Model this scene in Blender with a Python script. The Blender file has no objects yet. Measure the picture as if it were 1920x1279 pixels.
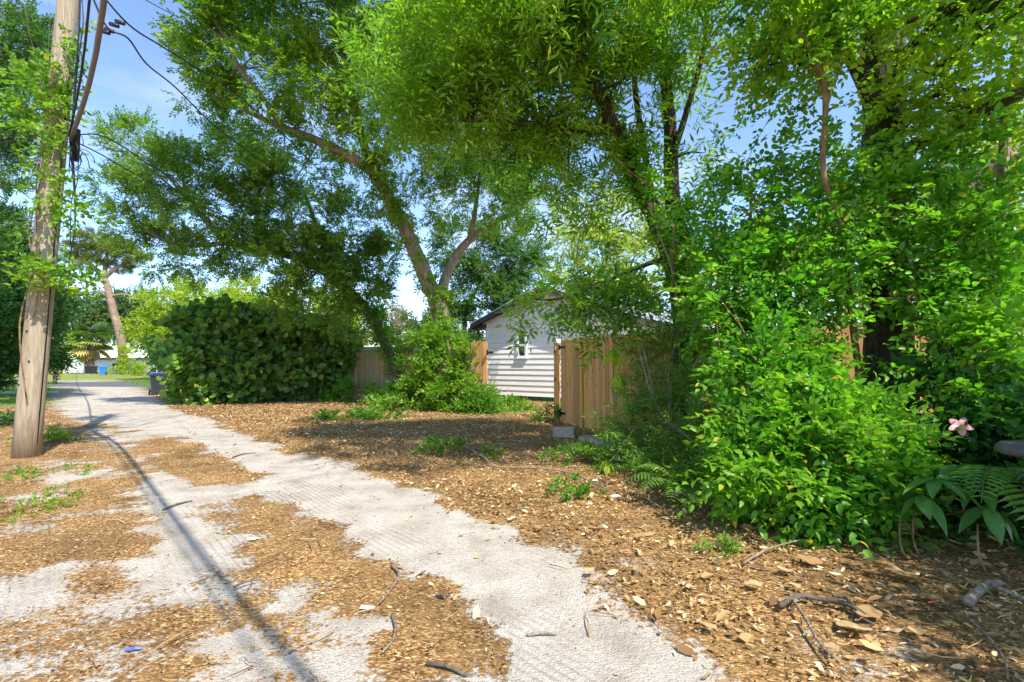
import bpy, math, random
import numpy as np
from mathutils import Vector, Matrix
PI = math.pi
rng = np.random.default_rng(7)
random.seed(7)
S = bpy.context.scene
C = S.collection
R = math.radians

# ------------------------------------------------------------------ camera, sky, sun, exposure
CAMH = 1.4
PITCH = R(2.78)
cam_d = bpy.data.cameras.new('camera'); cam = bpy.data.objects.new('camera', cam_d); C.objects.link(cam)
cam_d.sensor_width = 36.0; cam_d.lens = 17.0
cam_d.clip_start = 0.05; cam_d.clip_end = 3000
cam.location = (0, 0, CAMH); cam.rotation_euler = (PI/2 + PITCH, 0, 0)
S.camera = cam
F = 1920*17/36.0

SUN_EL = R(53)
SUN_H = Vector((0.57, -0.82)).normalized()          # horizontal direction towards the sun
sun_d = bpy.data.lights.new('sun', 'SUN'); sun = bpy.data.objects.new('sun', sun_d); C.objects.link(sun)
sun_d.energy = 3.0; sun_d.angle = R(0.55); sun_d.color = (1.0, 0.95, 0.86)
to_sun = Vector((SUN_H.x*math.cos(SUN_EL), SUN_H.y*math.cos(SUN_EL), math.sin(SUN_EL)))
sun.rotation_euler = to_sun.to_track_quat('Z', 'Y').to_euler()
sun.location = to_sun*50

world = bpy.data.worlds.new('World'); S.world = world; world.use_nodes = True
nt = world.node_tree; nt.nodes.clear()
def N(nt, t, **k):
    n = nt.nodes.new(t)
    for a, v in k.items():
        if a.startswith('i_'): n.inputs[a[2:].replace('_', ' ')].default_value = v
        else: setattr(n, a, v)
    return n
sky = N(nt, 'ShaderNodeTexSky', sky_type='NISHITA', sun_disc=False, sun_elevation=SUN_EL,
        sun_rotation=math.atan2(SUN_H.x, SUN_H.y), air_density=0.75, dust_density=0.05, ozone_density=2.3)
tc = N(nt, 'ShaderNodeTexCoord')
mp = N(nt, 'ShaderNodeMapping'); mp.inputs['Scale'].default_value = (1.0, 1.0, 2.6)
nt.links.new(tc.outputs['Generated'], mp.inputs[0])
cn = N(nt, 'ShaderNodeTexNoise'); cn.inputs['Scale'].default_value = 2.3; cn.inputs['Detail'].default_value = 7; cn.inputs['Roughness'].default_value = 0.52
nt.links.new(mp.outputs[0], cn.inputs['Vector'])
cr = N(nt, 'ShaderNodeValToRGB'); cr.color_ramp.elements[0].position = 0.53; cr.color_ramp.elements[1].position = 0.78
cr.color_ramp.elements[1].color = (0.85, 0.85, 0.85, 1)
nt.links.new(cn.outputs['Fac'], cr.inputs[0])
mx = N(nt, 'ShaderNodeMix', data_type='RGBA'); mx.inputs['B'].default_value = (2.9, 3.05, 3.3, 1)
nt.links.new(cr.outputs[0], mx.inputs['Factor']); nt.links.new(sky.outputs[0], mx.inputs['A'])
bg = N(nt, 'ShaderNodeBackground'); bg.inputs['Strength'].default_value = 0.15
nt.links.new(mx.outputs['Result'], bg.inputs['Color'])
wo = N(nt, 'ShaderNodeOutputWorld'); nt.links.new(bg.outputs[0], wo.inputs[0])

S.render.engine = 'CYCLES'
S.view_settings.view_transform = 'Standard'; S.view_settings.look = 'None'
S.view_settings.exposure = 1.38; S.view_settings.gamma = 1.0
S.view_settings.use_curve_mapping = False
S.cycles.max_bounces = 10; S.cycles.transmission_bounces = 6; S.cycles.diffuse_bounces = 7

# ------------------------------------------------------------------ helpers
def W(px, py, d):
    """point of the place seen at photograph position (px,py), at depth d metres"""
    xc = (px-960)/F; yc = (639.5-py)/F
    Y = math.cos(PITCH) - math.sin(PITCH)*yc; Z = math.sin(PITCH) + math.cos(PITCH)*yc
    k = d/Y
    return Vector((xc*k, d, CAMH + Z*k))
def G(px, py):
    xc = (px-960)/F; yc = (639.5-py)/F
    Y = math.cos(PITCH) - math.sin(PITCH)*yc; Z = math.sin(PITCH) + math.cos(PITCH)*yc
    k = -CAMH/Z
    return Vector((xc*k, Y*k, 0))

def vnoise2(x, y, scale, seed=0):
    r = np.random.default_rng(seed).random((256, 256))
    x = np.asarray(x)*scale; y = np.asarray(y)*scale
    xi = np.floor(x).astype(int); yi = np.floor(y).astype(int)
    fx = x-xi; fy = y-yi; fx = fx*fx*(3-2*fx); fy = fy*fy*(3-2*fy)
    a = r[xi % 256, yi % 256]; b = r[(xi+1) % 256, yi % 256]; c = r[xi % 256, (yi+1) % 256]; d = r[(xi+1) % 256, (yi+1) % 256]
    return (a*(1-fx)+b*fx)*(1-fy)+(c*(1-fx)+d*fx)*fy
def fbm(x, y, scale, seed=0, o=4):
    s = 0; a = 0.5; t = 0
    for i in range(o):
        s = s + a*vnoise2(x, y, scale*2**i, seed+i); t += a; a *= 0.55
    return s/t

def link(o, parent=None):
    C.objects.link(o)
    if parent is not None: o.parent = parent
    return o
def tag(o, label=None, cat=None, group=None, kind=None):
    if label: o['label'] = label
    if cat: o['category'] = cat
    if group: o['group'] = group
    if kind: o['kind'] = kind
    return o
def empty(name, loc=(0, 0, 0), rz=0, label=None, cat=None, group=None):
    o = bpy.data.objects.new(name, None); C.objects.link(o); o.location = loc; o.rotation_euler = (0, 0, rz)
    o.empty_display_size = 0.2
    return tag(o, label, cat, group)

class MB:
    """plain mesh builder"""
    def __init__(s): s.v = []; s.f = []; s.sm = []
    def add(s, vs, fs, smooth=False):
        n = len(s.v); s.v += [tuple(p) for p in vs]; s.f += [tuple(i+n for i in f) for f in fs]; s.sm += [smooth]*len(fs); return s
    def box(s, c, d, rz=0, M=None):
        cx, cy, cz = c; x, y, z = d[0]/2, d[1]/2, d[2]/2
        vs = [Vector((sx*x, sy*y, sz*z)) for sz in (-1, 1) for sy in (-1, 1) for sx in (-1, 1)]
        rot = Matrix.Rotation(rz, 3, 'Z') if M is None else M
        vs = [rot @ v + Vector(c) for v in vs]
        return s.add(vs, [(0, 2, 3, 1), (4, 5, 7, 6), (0, 1, 5, 4), (2, 6, 7, 3), (0, 4, 6, 2), (1, 3, 7, 5)])
    def prism(s, poly, y0, y1, M=Matrix.Identity(4)):
        """poly in xz, extruded along y"""
        n = len(poly)
        vs = [M @ Vector((p[0], y0, p[1])) for p in poly] + [M @ Vector((p[0], y1, p[1])) for p in poly]
        fs = [tuple(range(n)), tuple(range(2*n-1, n-1, -1))] + [(i, n+i, n+(i+1) % n, (i+1) % n) for i in range(n)]
        return s.add(vs, fs)
    def tube(s, pts, rads, sides=8, wob=0.0, res=0, caps=True, rid=1.0):
        pts = [Vector(p) for p in pts]
        if res:
            P = [pts[0]] + pts + [pts[-1]]; Rr = [rads[0]] + list(rads) + [rads[-1]]; op = []; orr = []
            for i in range(1, len(P)-2):
                for k in range(res):
                    t = k/res
                    p0, p1, p2, p3 = P[i-1], P[i], P[i+1], P[i+2]
                    op.append(0.5*((2*p1)+(p2-p0)*t+(2*p0-5*p1+4*p2-p3)*t*t+(3*p1-p0-3*p2+p3)*t**3))
                    orr.append(Rr[i]*(1-t)+Rr[i+1]*t)
            op.append(pts[-1]); orr.append(rads[-1]); pts, rads = op, orr
        n = len(pts); vs = []
        prev = None
        for i, p in enumerate(pts):
            t = (pts[min(i+1, n-1)]-pts[max(i-1, 0)])
            if t.length < 1e-6: t = Vector((0, 0, 1))
            t.normalize()
            if prev is None:
                a = Vector((1, 0, 0)) if abs(t.x) < 0.8 else Vector((0, 1, 0))
                u = t.cross(a).normalized()
            else:
                u = (prev - t*prev.dot(t)).normalized()
            prev = u; w = t.cross(u)
            for k in range(sides):
                a = 2*PI*k/sides
                rr = rads[i]*(1+wob*(random.random()-0.5)+ (wob*0.6*math.sin(a*3+i*0.35)))
                vs.append(p + (u*math.cos(a)+w*math.sin(a))*rr)
        fs = []
        for i in range(n-1):
            for k in range(sides):
                k2 = (k+1) % sides
                fs.append((i*sides+k, i*sides+k2, (i+1)*sides+k2, (i+1)*sides+k))
        if caps:
            fs.append(tuple(range(sides-1, -1, -1))); fs.append(tuple((n-1)*sides+k for k in range(sides)))
        return s.add(vs, fs, True)
    def lathe(s, prof, seg=20, loc=(0, 0, 0)):
        vs = []
        for r, z in prof:
            for k in range(seg):
                a = 2*PI*k/seg; vs.append((loc[0]+r*math.cos(a), loc[1]+r*math.sin(a), loc[2]+z))
        fs = [(i*seg+k, i*seg+(k+1) % seg, (i+1)*seg+(k+1) % seg, (i+1)*seg+k) for i in range(len(prof)-1) for k in range(seg)]
        return s.add(vs, fs, True)
    def mesh(s, name, mat):
        me = bpy.data.meshes.new(name); me.from_pydata(s.v, [], s.f)
        me.polygons.foreach_set('use_smooth', s.sm)
        if mat: me.materials.append(mat)
        me.update(); return me
    def build(s, name, mat, parent=None, loc=None):
        o = bpy.data.objects.new(name, s.mesh(name, mat)); link(o, parent)
        if loc is not None: o.location = loc
        return o
def bevel(o, w=0.01, seg=2):
    m = o.modifiers.new('bevel', 'BEVEL'); m.width = w; m.segments = seg; m.limit_method = 'ANGLE'; return o

def npmesh(name, V, loops, sizes, mat, rnd=None, smooth=False):
    me = bpy.data.meshes.new(name)
    me.vertices.add(len(V)); me.vertices.foreach_set('co', np.ascontiguousarray(V, dtype=np.float32).ravel())
    me.loops.add(len(loops)); me.loops.foreach_set('vertex_index', loops.astype(np.int32))
    me.polygons.add(len(sizes))
    st = np.concatenate(([0], np.cumsum(sizes)[:-1])).astype(np.int32)
    me.polygons.foreach_set('loop_start', st)
    me.polygons.foreach_set('loop_total', sizes.astype(np.int32))
    if smooth: me.polygons.foreach_set('use_smooth', np.ones(len(sizes), dtype=bool))
    me.update(calc_edges=True)
    if rnd is not None:
        a = me.attributes.new('rnd', 'FLOAT', 'FACE'); a.data.foreach_set('value', rnd.astype(np.float32))
    me.materials.append(mat)
    return me

# ------------------------------------------------------------------ leaf templates
# leaf lies along +x, blade in xy, upper side +z
def leaf_kite(L, Wd, fold=0.18, droop=0.12):
    return ([(0, 0, 0), (L*.45, Wd/2, fold*Wd), (L, 0, -droop*L), (L*.45, -Wd/2, fold*Wd)], [(0, 1, 2, 3)])
def leaf_fold(L, Wd, fold=0.22, droop=0.15):
    return ([(0, 0, 0), (L*.5, 0, L*.02), (L, 0, -droop*L), (L*.22, Wd*.42, fold*Wd*.8), (L*.62, Wd*.42, fold*Wd*.7),
             (L*.22, -Wd*.42, fold*Wd*.8), (L*.62, -Wd*.42, fold*Wd*.7)],
            [(0, 1, 4, 3), (1, 2, 4), (0, 5, 6, 1), (1, 6, 2)])
def leaf_narrow(L, Wd, droop=0.25):
    return ([(0, 0, 0), (L*.45, Wd/2, 0.02*L), (L, 0, -droop*L), (L*.45, -Wd/2, 0.02*L)], [(0, 1, 2, 3)])
def leaf_round(L, Wd, fold=0.1, n=9):
    vs = [(L*.5, 0, 0)] ; 
    for k in range(n):
        a = 2*PI*k/n; vs.append((L*.5+L*.5*math.cos(a), Wd*.5*math.sin(a), fold*abs(math.sin(a))*Wd + 0.04*L*math.cos(2*a)))
    return vs, [(0, 1+k, 1+(k+1) % n) for k in range(n)]

def twig(kind, n=12, L=0.3, ll=0.07, lw=0.035, spread=0.9, seed=0, jitter=0.35, opposite=False):
    """n leaves set along a twig of length L that runs along +x"""
    r = random.Random(seed); V = []; Fs = []; lid = []
    for i in range(n):
        t = (i+0.5)/n if not opposite else (i//2+0.5)/(n/2)
        x = L*t; bend = -0.25*L*t*t
        sc = ll*r.uniform(0.7, 1.15)
        fn = {'kite': leaf_kite, 'fold': leaf_fold, 'narrow': leaf_narrow, 'round': leaf_round}[kind]
        vs, fs = fn(sc, lw*sc/ll)
        side = 1 if i % 2 else -1
        if i >= n-1: side = 0
        M = Matrix.Translation((x, 0, bend)) @ Matrix.Rotation(side*spread + r.uniform(-jitter, jitter), 4, 'Z') \
            @ Matrix.Rotation(r.uniform(-jitter, jitter)*1.4, 4, 'Y') @ Matrix.Rotation(r.uniform(-jitter, jitter)*2.2, 4, 'X')
        b = len(V)
        V += [tuple(M @ Vector(p)) for p in vs]; Fs += [tuple(q+b for q in f) for f in fs]; lid += [i]*len(fs)
    return np.array(V), Fs, np.array(lid), n

def scatter(name, tmpls, P, D, scale, mat, seed=0, rndshift=None):
    """put twig templates at points P with axes D; returns a mesh"""
    r = np.random.default_rng(seed)
    N_ = len(P); K = len(tmpls); which = r.integers(0, K, N_)
    Vs = []; Ls = []; Ss = []; Rs = []; off = 0
    D = D/np.maximum(np.linalg.norm(D, axis=1, keepdims=True), 1e-6)
    up = np.tile(np.array([[0, 0, 1.0]]), (N_, 1)) + r.normal(0, 0.45, (N_, 3))
    Yv = np.cross(up, D); Yv /= np.maximum(np.linalg.norm(Yv, axis=1, keepdims=True), 1e-6)
    Zv = np.cross(D, Yv)
    for k in range(K):
        m = np.where(which == k)[0]
        if not len(m): continue
        V, Fs, lid, nl = tmpls[k]
        sc = (scale[m] if hasattr(scale, '__len__') else np.full(len(m), scale))[:, None, None]
        B = np.stack([D[m], Yv[m], Zv[m]], axis=1)      # n,3,3 rows are axes
        out = (V[None] @ B)*sc + P[m][:, None, :]
        nv = len(V)
        fl = np.array([i for f in Fs for i in f]); sz = np.array([len(f) for f in Fs])
        lo = (fl[None]+(np.arange(len(m))*nv)[:, None]+off).ravel()
        Vs.append(out.reshape(-1, 3)); Ls.append(lo); Ss.append(np.tile(sz, len(m)))
        rn = r.random((len(m), nl))
        if rndshift is not None: rn = np.clip(rn+rndshift[m][:, None], 0, 1)
        Rs.append(rn[:, lid].ravel()); off += nv*len(m)
    return npmesh(name, np.concatenate(Vs), np.concatenate(Ls), np.concatenate(Ss), mat, np.concatenate(Rs))

def blob_points(blobs, dens, seed=0, sub=9, subr=0.30, shell=0.45, up=0.3, droop=0.0):
    """blobs: (x,y,z,rx,ry,rz[,weight]); dens: twigs per m2 of blob surface. clumped points in ragged ellipsoids"""
    r = np.random.default_rng(seed); Ps = []; Ds = []
    for b in blobs:
        c = np.array(b[:3]); rad = np.array(b[3:6]); w = b[6] if len(b) > 6 else 1
        area = 4*PI*(rad.mean()**2); n = max(4, int(area*dens*w)); ns = max(3, int(sub*max(1, area/12)))
        sd = r.normal(size=(ns, 3)); sd /= np.linalg.norm(sd, axis=1, keepdims=True)
        sr = shell + (1.05-shell)*r.random(ns)**0.6
        sc = sd*sr[:, None]
        ssz = subr*(0.6+0.9*r.random(ns)); wt = ssz**2; wt /= wt.sum()
        idx = r.choice(ns, n, p=wt)
        g = r.normal(size=(n, 3)); g /= np.linalg.norm(g, axis=1, keepdims=True); g *= (r.random(n)**0.45)[:, None]
        g[:, 2] *= 0.75
        q = sc[idx] + g*ssz[idx][:, None]
        Ps.append(c+q*rad)
        d = g*0.9 + sd[idx]*0.7 + r.normal(0, 0.35, (n, 3)); d[:, 2] += up-droop
        Ds.append(d)
    return np.concatenate(Ps), np.concatenate(Ds)

# ------------------------------------------------------------------ materials
def newmat(name):
    m = bpy.data.materials.new(name); m.use_nodes = True; nt = m.node_tree
    b = nt.nodes['Principled BSDF']; return m, nt, b
def ramp(nt, stops, fac=None, interp='LINEAR'):
    n = N(nt, 'ShaderNodeValToRGB'); e = n.color_ramp.elements; n.color_ramp.interpolation = interp
    while len(e) < len(stops): e.new(0.5)
    for i, (p, c) in enumerate(stops): e[i].position = p; e[i].color = (*c, 1)
    if fac is not None: nt.links.new(fac, n.inputs[0])
    return n
def noise(nt, scale, detail=4, rough=0.55, vec=None, dist=0):
    n = N(nt, 'ShaderNodeTexNoise'); n.inputs['Scale'].default_value = scale; n.inputs['Detail'].default_value = detail
    n.inputs['Roughness'].default_value = rough; n.inputs['Distortion'].default_value = dist
    if vec is not None: nt.links.new(vec, n.inputs['Vector'])
    return n
def mixc(nt, f, a, b, blend='MIX'):
    n = N(nt, 'ShaderNodeMix', data_type='RGBA', blend_type=blend)
    for s, v in (('Factor', f), ('A', a), ('B', b)):
        if hasattr(v, 'links') or isinstance(v, bpy.types.NodeSocket): nt.links.new(v, n.inputs[s])
        else: n.inputs[s].default_value = v if s == 'Factor' else (*v, 1)
    return n.outputs['Result']
def bump(nt, h, b, strength=0.5, dist=0.02):
    n = N(nt, 'ShaderNodeBump'); n.inputs['Strength'].default_value = strength; n.inputs['Distance'].default_value = dist
    nt.links.new(h, n.inputs['Height']); nt.links.new(n.outputs[0], b.inputs['Normal']); return n
def mathn(nt, op, a, b=None):
    n = N(nt, 'ShaderNodeMath', operation=op)
    for i, v in enumerate((a, b)):
        if v is None: continue
        if isinstance(v, bpy.types.NodeSocket): nt.links.new(v, n.inputs[i])
        else: n.inputs[i].default_value = v
    return n.outputs[0]
def objcoord(nt, scale=(1, 1, 1), geo=False):
    t = N(nt, 'ShaderNodeNewGeometry') if geo else N(nt, 'ShaderNodeTexCoord')
    m = N(nt, 'ShaderNodeMapping'); m.inputs['Scale'].default_value = scale
    nt.links.new(t.outputs['Position' if geo else 'Object'], m.inputs[0]); return m.outputs[0]

def leafmat(name, stops, alt, transl=0.38, rough=0.42, nscale=0.6, altmax=0.6, spec=0.35, objrand=False):
    """stops: ramp over the per-leaf random; alt: colour of the younger / older clumps"""
    m, nt, b = newmat(name)
    if objrand:
        a = N(nt, 'ShaderNodeObjectInfo'); fac = a.outputs['Random']
    else:
        a = N(nt, 'ShaderNodeAttribute', attribute_name='rnd'); fac = a.outputs['Fac']
    c = ramp(nt, stops, fac)
    ns = noise(nt, nscale, 3, 0.6, objcoord(nt, geo=True))
    r2 = ramp(nt, [(0.42, (0, 0, 0)), (0.66, (altmax,)*3)], ns.outputs['Fac'])
    col = mixc(nt, r2.outputs[0], c.outputs[0], alt)
    nt.links.new(col, b.inputs['Base Color']); b.inputs['Roughness'].default_value = rough
    b.inputs['Specular IOR Level'].default_value = spec
    tr = N(nt, 'ShaderNodeBsdfTranslucent')
    br = mixc(nt, 1.0, col, (1.5, 2.0, 0.8), 'MULTIPLY'); nt.links.new(br, tr.inputs['Color'])
    ms = N(nt, 'ShaderNodeMixShader'); ms.inputs[0].default_value = transl
    nt.links.new(b.outputs[0], ms.inputs[1]); nt.links.new(tr.outputs[0], ms.inputs[2])
    nt.links.new(ms.outputs[0], nt.nodes['Material Output'].inputs['Surface'])
    return m
def barkmat(name, c1, c2, c3=None, scale=6, green=0.0):
    m, nt, b = newmat(name)
    v = objcoord(nt, (1, 1, 0.22), geo=True)
    n1 = noise(nt, scale*2.2, 8, 0.65, v); n2 = noise(nt, scale*0.4, 3, 0.5, objcoord(nt, geo=True))
    vo = N(nt, 'ShaderNodeTexVoronoi', feature='DISTANCE_TO_EDGE'); vo.inputs['Scale'].default_value = scale*2.0
    nt.links.new(v, vo.inputs['Vector'])
    c = ramp(nt, [(0.3, c1), (0.7, c2)], n1.outputs['Fac'])
    col = mixc(nt, ramp(nt, [(0.5, (0, 0, 0)), (0.75, (0.7,)*3)], n2.outputs['Fac']).outputs[0], c.outputs[0], c3 or c2)
    if green:
        n3 = noise(nt, 2.5, 4, 0.6, objcoord(nt, geo=True))
        col = mixc(nt, ramp(nt, [(0.5, (0, 0, 0)), (0.62, (green,)*3)], n3.outputs['Fac']).outputs[0], col, (0.06, 0.10, 0.02))
    nt.links.new(col, b.inputs['Base Color']); b.inputs['Roughness'].default_value = 0.9
    h = mathn(nt, 'ADD', n1.outputs['Fac'], mathn(nt, 'MULTIPLY', vo.outputs['Distance'], 1.5))
    bump(nt, h, b, 0.9, 0.03)
    return m
def plain(name, col, rough=0.6, metal=0, var=0.15, scale=8, bmp=0.0):
    m, nt, b = newmat(name)
    n = noise(nt, scale, 5, 0.6, objcoord(nt))
    d = tuple(c*(1-var) for c in col); l = tuple(min(1, c*(1+var)) for c in col)
    nt.links.new(ramp(nt, [(0.3, d), (0.7, l)], n.outputs['Fac']).outputs[0], b.inputs['Base Color'])
    b.inputs['Roughness'].default_value = rough; b.inputs['Metallic'].default_value = metal
    if bmp: bump(nt, n.outputs['Fac'], b, bmp, 0.01)
    return m
def woodmat(name, c1, c2, weather=None, wf=0.5, knots=True):
    m, nt, b = newmat(name)
    oi = N(nt, 'ShaderNodeObjectInfo')
    tcn = N(nt, 'ShaderNodeTexCoord'); mpn = N(nt, 'ShaderNodeMapping'); mpn.inputs['Scale'].default_value = (22, 22, 1.2)
    nt.links.new(tcn.outputs['Object'], mpn.inputs[0])
    cmb = N(nt, 'ShaderNodeCombineXYZ'); mul = mathn(nt, 'MULTIPLY', oi.outputs['Random'], 37.0)
    for i in range(3): nt.links.new(mul, cmb.inputs[i])
    nt.links.new(cmb.outputs[0], mpn.inputs['Location'])
    n1 = noise(nt, 1.0, 6, 0.6, mpn.outputs[0], 0.6)
    c = ramp(nt, [(0.25, c1), (0.75, c2)], n1.outputs['Fac'])
    col = mixc(nt, 1.0, c.outputs[0], ramp(nt, [(0, (0.72, 0.70, 0.68)), (1, (1.2, 1.16, 1.1))], oi.outputs['Random']).outputs[0], 'MULTIPLY')
    if weather:
        n2 = noise(nt, 1.3, 5, 0.6, objcoord(nt, (1, 1, 0.5), geo=True))
        col = mixc(nt, ramp(nt, [(0.45, (0, 0, 0)), (0.7, (wf,)*3)], n2.outputs['Fac']).outputs[0], col, weather)
    if knots:
        m3 = N(nt, 'ShaderNodeMapping'); m3.inputs['Scale'].default_value = (9, 9, 4); nt.links.new(tcn.outputs['Object'], m3.inputs[0]); nt.links.new(cmb.outputs[0], m3.inputs['Location'])
        vo = N(nt, 'ShaderNodeTexVoronoi'); vo.inputs['Scale'].default_value = 1.0; nt.links.new(m3.outputs[0], vo.inputs['Vector'])
        col = mixc(nt, ramp(nt, [(0.10, (0.85,)*3), (0.17, (0, 0, 0))], vo.outputs['Distance']).outputs[0], col, tuple(x*0.3 for x in c1))
    nt.links.new(col, b.inputs['Base Color']); b.inputs['Roughness'].default_value = 0.8
    bump(nt, n1.outputs['Fac'], b, 0.4, 0.006)
    return m

# leaf colours: ramp of (position, linear rgb)
def gstops(dark, mid, light, yellow=(0.55, 0.42, 0.03), yf=0.03, brown=None):
    s = [(0, dark), (0.5, mid), (0.93-yf, light), (0.985-yf, light), (1.0-yf*0.5, yellow)]
    return s
M = {}
M['oak'] = leafmat('oak_leaf', gstops((0.065, 0.14, 0.02), (0.13, 0.26, 0.03), (0.25, 0.39, 0.05), yf=0.02), (0.30, 0.38, 0.03), nscale=0.5, transl=.45)
M['oakdark'] = leafmat('dark_oak_leaf', gstops((0.06, 0.13, 0.022), (0.11, 0.21, 0.03), (0.20, 0.33, 0.045), yf=0.01), (0.26, 0.36, 0.04), nscale=0.5, transl=0.42)
M['willow'] = leafmat('narrow_leaf', gstops((0.06, 0.14, 0.018), (0.125, 0.26, 0.025), (0.26, 0.39, 0.04), yf=0.02), (0.32, 0.42, 0.03), nscale=0.7, transl=0.48)
M['vine'] = leafmat('vine_leaf', gstops((0.045, 0.14, 0.012), (0.09, 0.25, 0.02), (0.17, 0.38, 0.03), yf=0.03), (0.26, 0.42, 0.03), nscale=0.9, transl=0.45, rough=0.36)
M['vineyel'] = leafmat('yellow_green_vine_leaf', gstops((0.08, 0.18, 0.015), (0.16, 0.31, 0.02), (0.30, 0.42, 0.03), yf=0.05), (0.42, 0.46, 0.03), nscale=0.9, transl=0.5)  # lighter, yellower green than the plain vine leaf
M['ivy'] = leafmat('ivy_leaf', gstops((0.07, 0.16, 0.012), (0.13, 0.26, 0.02), (0.22, 0.38, 0.03), yf=0.03), (0.28, 0.36, 0.03), nscale=1.5, transl=0.4)
M['grape'] = leafmat('sea_grape_leaf', gstops((0.045, 0.105, 0.025), (0.08, 0.18, 0.035), (0.15, 0.28, 0.04), yellow=(0.45, 0.38, 0.03), yf=0.05), (0.18, 0.30, 0.04), nscale=1.0, transl=0.28, rough=0.38)
M['grapeobj'] = leafmat('sea_grape_leaf_single', gstops((0.045, 0.105, 0.025), (0.08, 0.18, 0.035), (0.15, 0.28, 0.04), yellow=(0.45, 0.38, 0.03), yf=0.05), (0.18, 0.30, 0.04), nscale=1.0, transl=0.28, rough=0.38, objrand=True)
M['vineobj'] = leafmat('vine_leaf_single', gstops((0.06, 0.17, 0.015), (0.11, 0.27, 0.02), (0.22, 0.40, 0.03), yf=0.03), (0.22, 0.38, 0.03), nscale=0.9, transl=0.38, objrand=True)
M['lime'] = leafmat('lime_leaf', gstops((0.15, 0.24, 0.015), (0.26, 0.36, 0.02), (0.42, 0.46, 0.03), yf=0.05), (0.46, 0.46, 0.04), nscale=0.25, transl=0.4)
M['yellowtree'] = leafmat('flowering_tree_leaf', gstops((0.12, 0.22, 0.03), (0.26, 0.34, 0.05), (0.52, 0.52, 0.12), yf=0.06), (0.62, 0.58, 0.18), nscale=0.5, transl=0.4)
M['far'] = leafmat('far_leaf', gstops((0.03, 0.07, 0.02), (0.06, 0.13, 0.03), (0.10, 0.18, 0.04), yf=0.0), (0.14, 0.20, 0.05), nscale=0.12, transl=0.25)
M['blueleaf'] = leafmat('bluish_leaf', gstops((0.04, 0.09, 0.03), (0.07, 0.16, 0.04), (0.13, 0.24, 0.05), yf=0.0), (0.12, 0.20, 0.05), nscale=0.5, transl=0.3)
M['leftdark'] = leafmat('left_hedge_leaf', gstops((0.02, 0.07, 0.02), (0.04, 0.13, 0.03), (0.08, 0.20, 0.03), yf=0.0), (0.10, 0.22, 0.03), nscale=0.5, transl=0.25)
M['pine'] = leafmat('pine_needle', gstops((0.06, 0.10, 0.02), (0.12, 0.17, 0.03), (0.20, 0.24, 0.05), yf=0.0), (0.24, 0.25, 0.05), nscale=0.2, transl=0.15)
M['feather'] = leafmat('feathery_leaf', gstops((0.07, 0.15, 0.02), (0.12, 0.24, 0.03), (0.20, 0.34, 0.05), yf=0.0), (0.22, 0.30, 0.05), nscale=1.2, transl=0.4)
M['fern'] = leafmat('fern_leaf', gstops((0.06, 0.15, 0.02), (0.10, 0.22, 0.03), (0.18, 0.32, 0.04), yf=0.02), (0.14, 0.26, 0.03), nscale=2, transl=0.35, objrand=True)
M['fernm'] = leafmat('fern_leaf_mass', gstops((0.04, 0.11, 0.02), (0.07, 0.17, 0.03), (0.13, 0.26, 0.04), yf=0.02), (0.12, 0.22, 0.03), nscale=2, transl=0.3)
M['bigleaf'] = leafmat('broad_leaf', gstops((0.05, 0.14, 0.03), (0.08, 0.20, 0.045), (0.12, 0.27, 0.06), yf=0.02), (0.12, 0.26, 0.04), nscale=2, transl=0.25, rough=0.3, objrand=True)
M['weed'] = leafmat('weed_leaf', gstops((0.05, 0.13, 0.015), (0.09, 0.22, 0.02), (0.18, 0.34, 0.03), yf=0.03), (0.20, 0.32, 0.03), nscale=2, transl=0.35)
M['palmgreen'] = leafmat('palm_leaf', gstops((0.16, 0.25, 0.05), (0.26, 0.36, 0.08), (0.40, 0.46, 0.13), yf=0.0), (0.22, 0.26, 0.06), nscale=0.5, transl=0.2, objrand=True)
M['palmdry'] = leafmat('dry_palm_leaf', [(0, (0.30, 0.20, 0.07)), (0.5, (0.50, 0.36, 0.14)), (1, (0.62, 0.48, 0.20))], (0.4, 0.3, 0.08), nscale=0.5, transl=0.15, objrand=True)
M['beigetree'] = leafmat('dry_tree_leaf', gstops((0.16, 0.16, 0.08), (0.26, 0.25, 0.13), (0.40, 0.36, 0.20), yf=0.0), (0.3, 0.27, 0.14), nscale=0.5, transl=0.2)
M['yellowflower'] = leafmat('yellow_flower', [(0, (0.6, 0.42, 0.01)), (0.5, (0.8, 0.6, 0.01)), (1, (0.4, 0.4, 0.02))], (0.7, 0.5, 0.01), nscale=3, transl=0.3)
M['litter'] = leafmat('dead_leaf', [(0, (0.10, 0.05, 0.022)), (0.3, (0.27, 0.14, 0.05)), (0.55, (0.46, 0.27, 0.11)), (0.8, (0.64, 0.44, 0.22)), (0.97, (0.80, 0.66, 0.44))], (0.30, 0.16, 0.06), nscale=1.6, transl=0.12, rough=0.6, altmax=0.6)
M['biglitter'] = leafmat('big_dead_leaf', [(0, (0.30, 0.17, 0.07)), (0.5, (0.46, 0.28, 0.13)), (1, (0.58, 0.42, 0.24))], (0.40, 0.22, 0.09), nscale=5, transl=0.1, rough=0.6, altmax=0.5, objrand=True)
M['barkbrown'] = barkmat('brown_bark', (0.10, 0.06, 0.035), (0.24, 0.16, 0.10), (0.34, 0.26, 0.18), 6, green=0.12)
M['barkpale'] = barkmat('pale_bark', (0.17, 0.11, 0.07), (0.38, 0.28, 0.19), (0.46, 0.38, 0.28), 6, green=0.1)
M['barkgrey'] = barkmat('grey_bark', (0.07, 0.055, 0.04), (0.18, 0.14, 0.10), (0.26, 0.22, 0.17), 8, green=0.2)
M['barkdark'] = barkmat('dark_bark', (0.03, 0.024, 0.018), (0.10, 0.075, 0.055), (0.20, 0.17, 0.14), 9)
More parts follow.
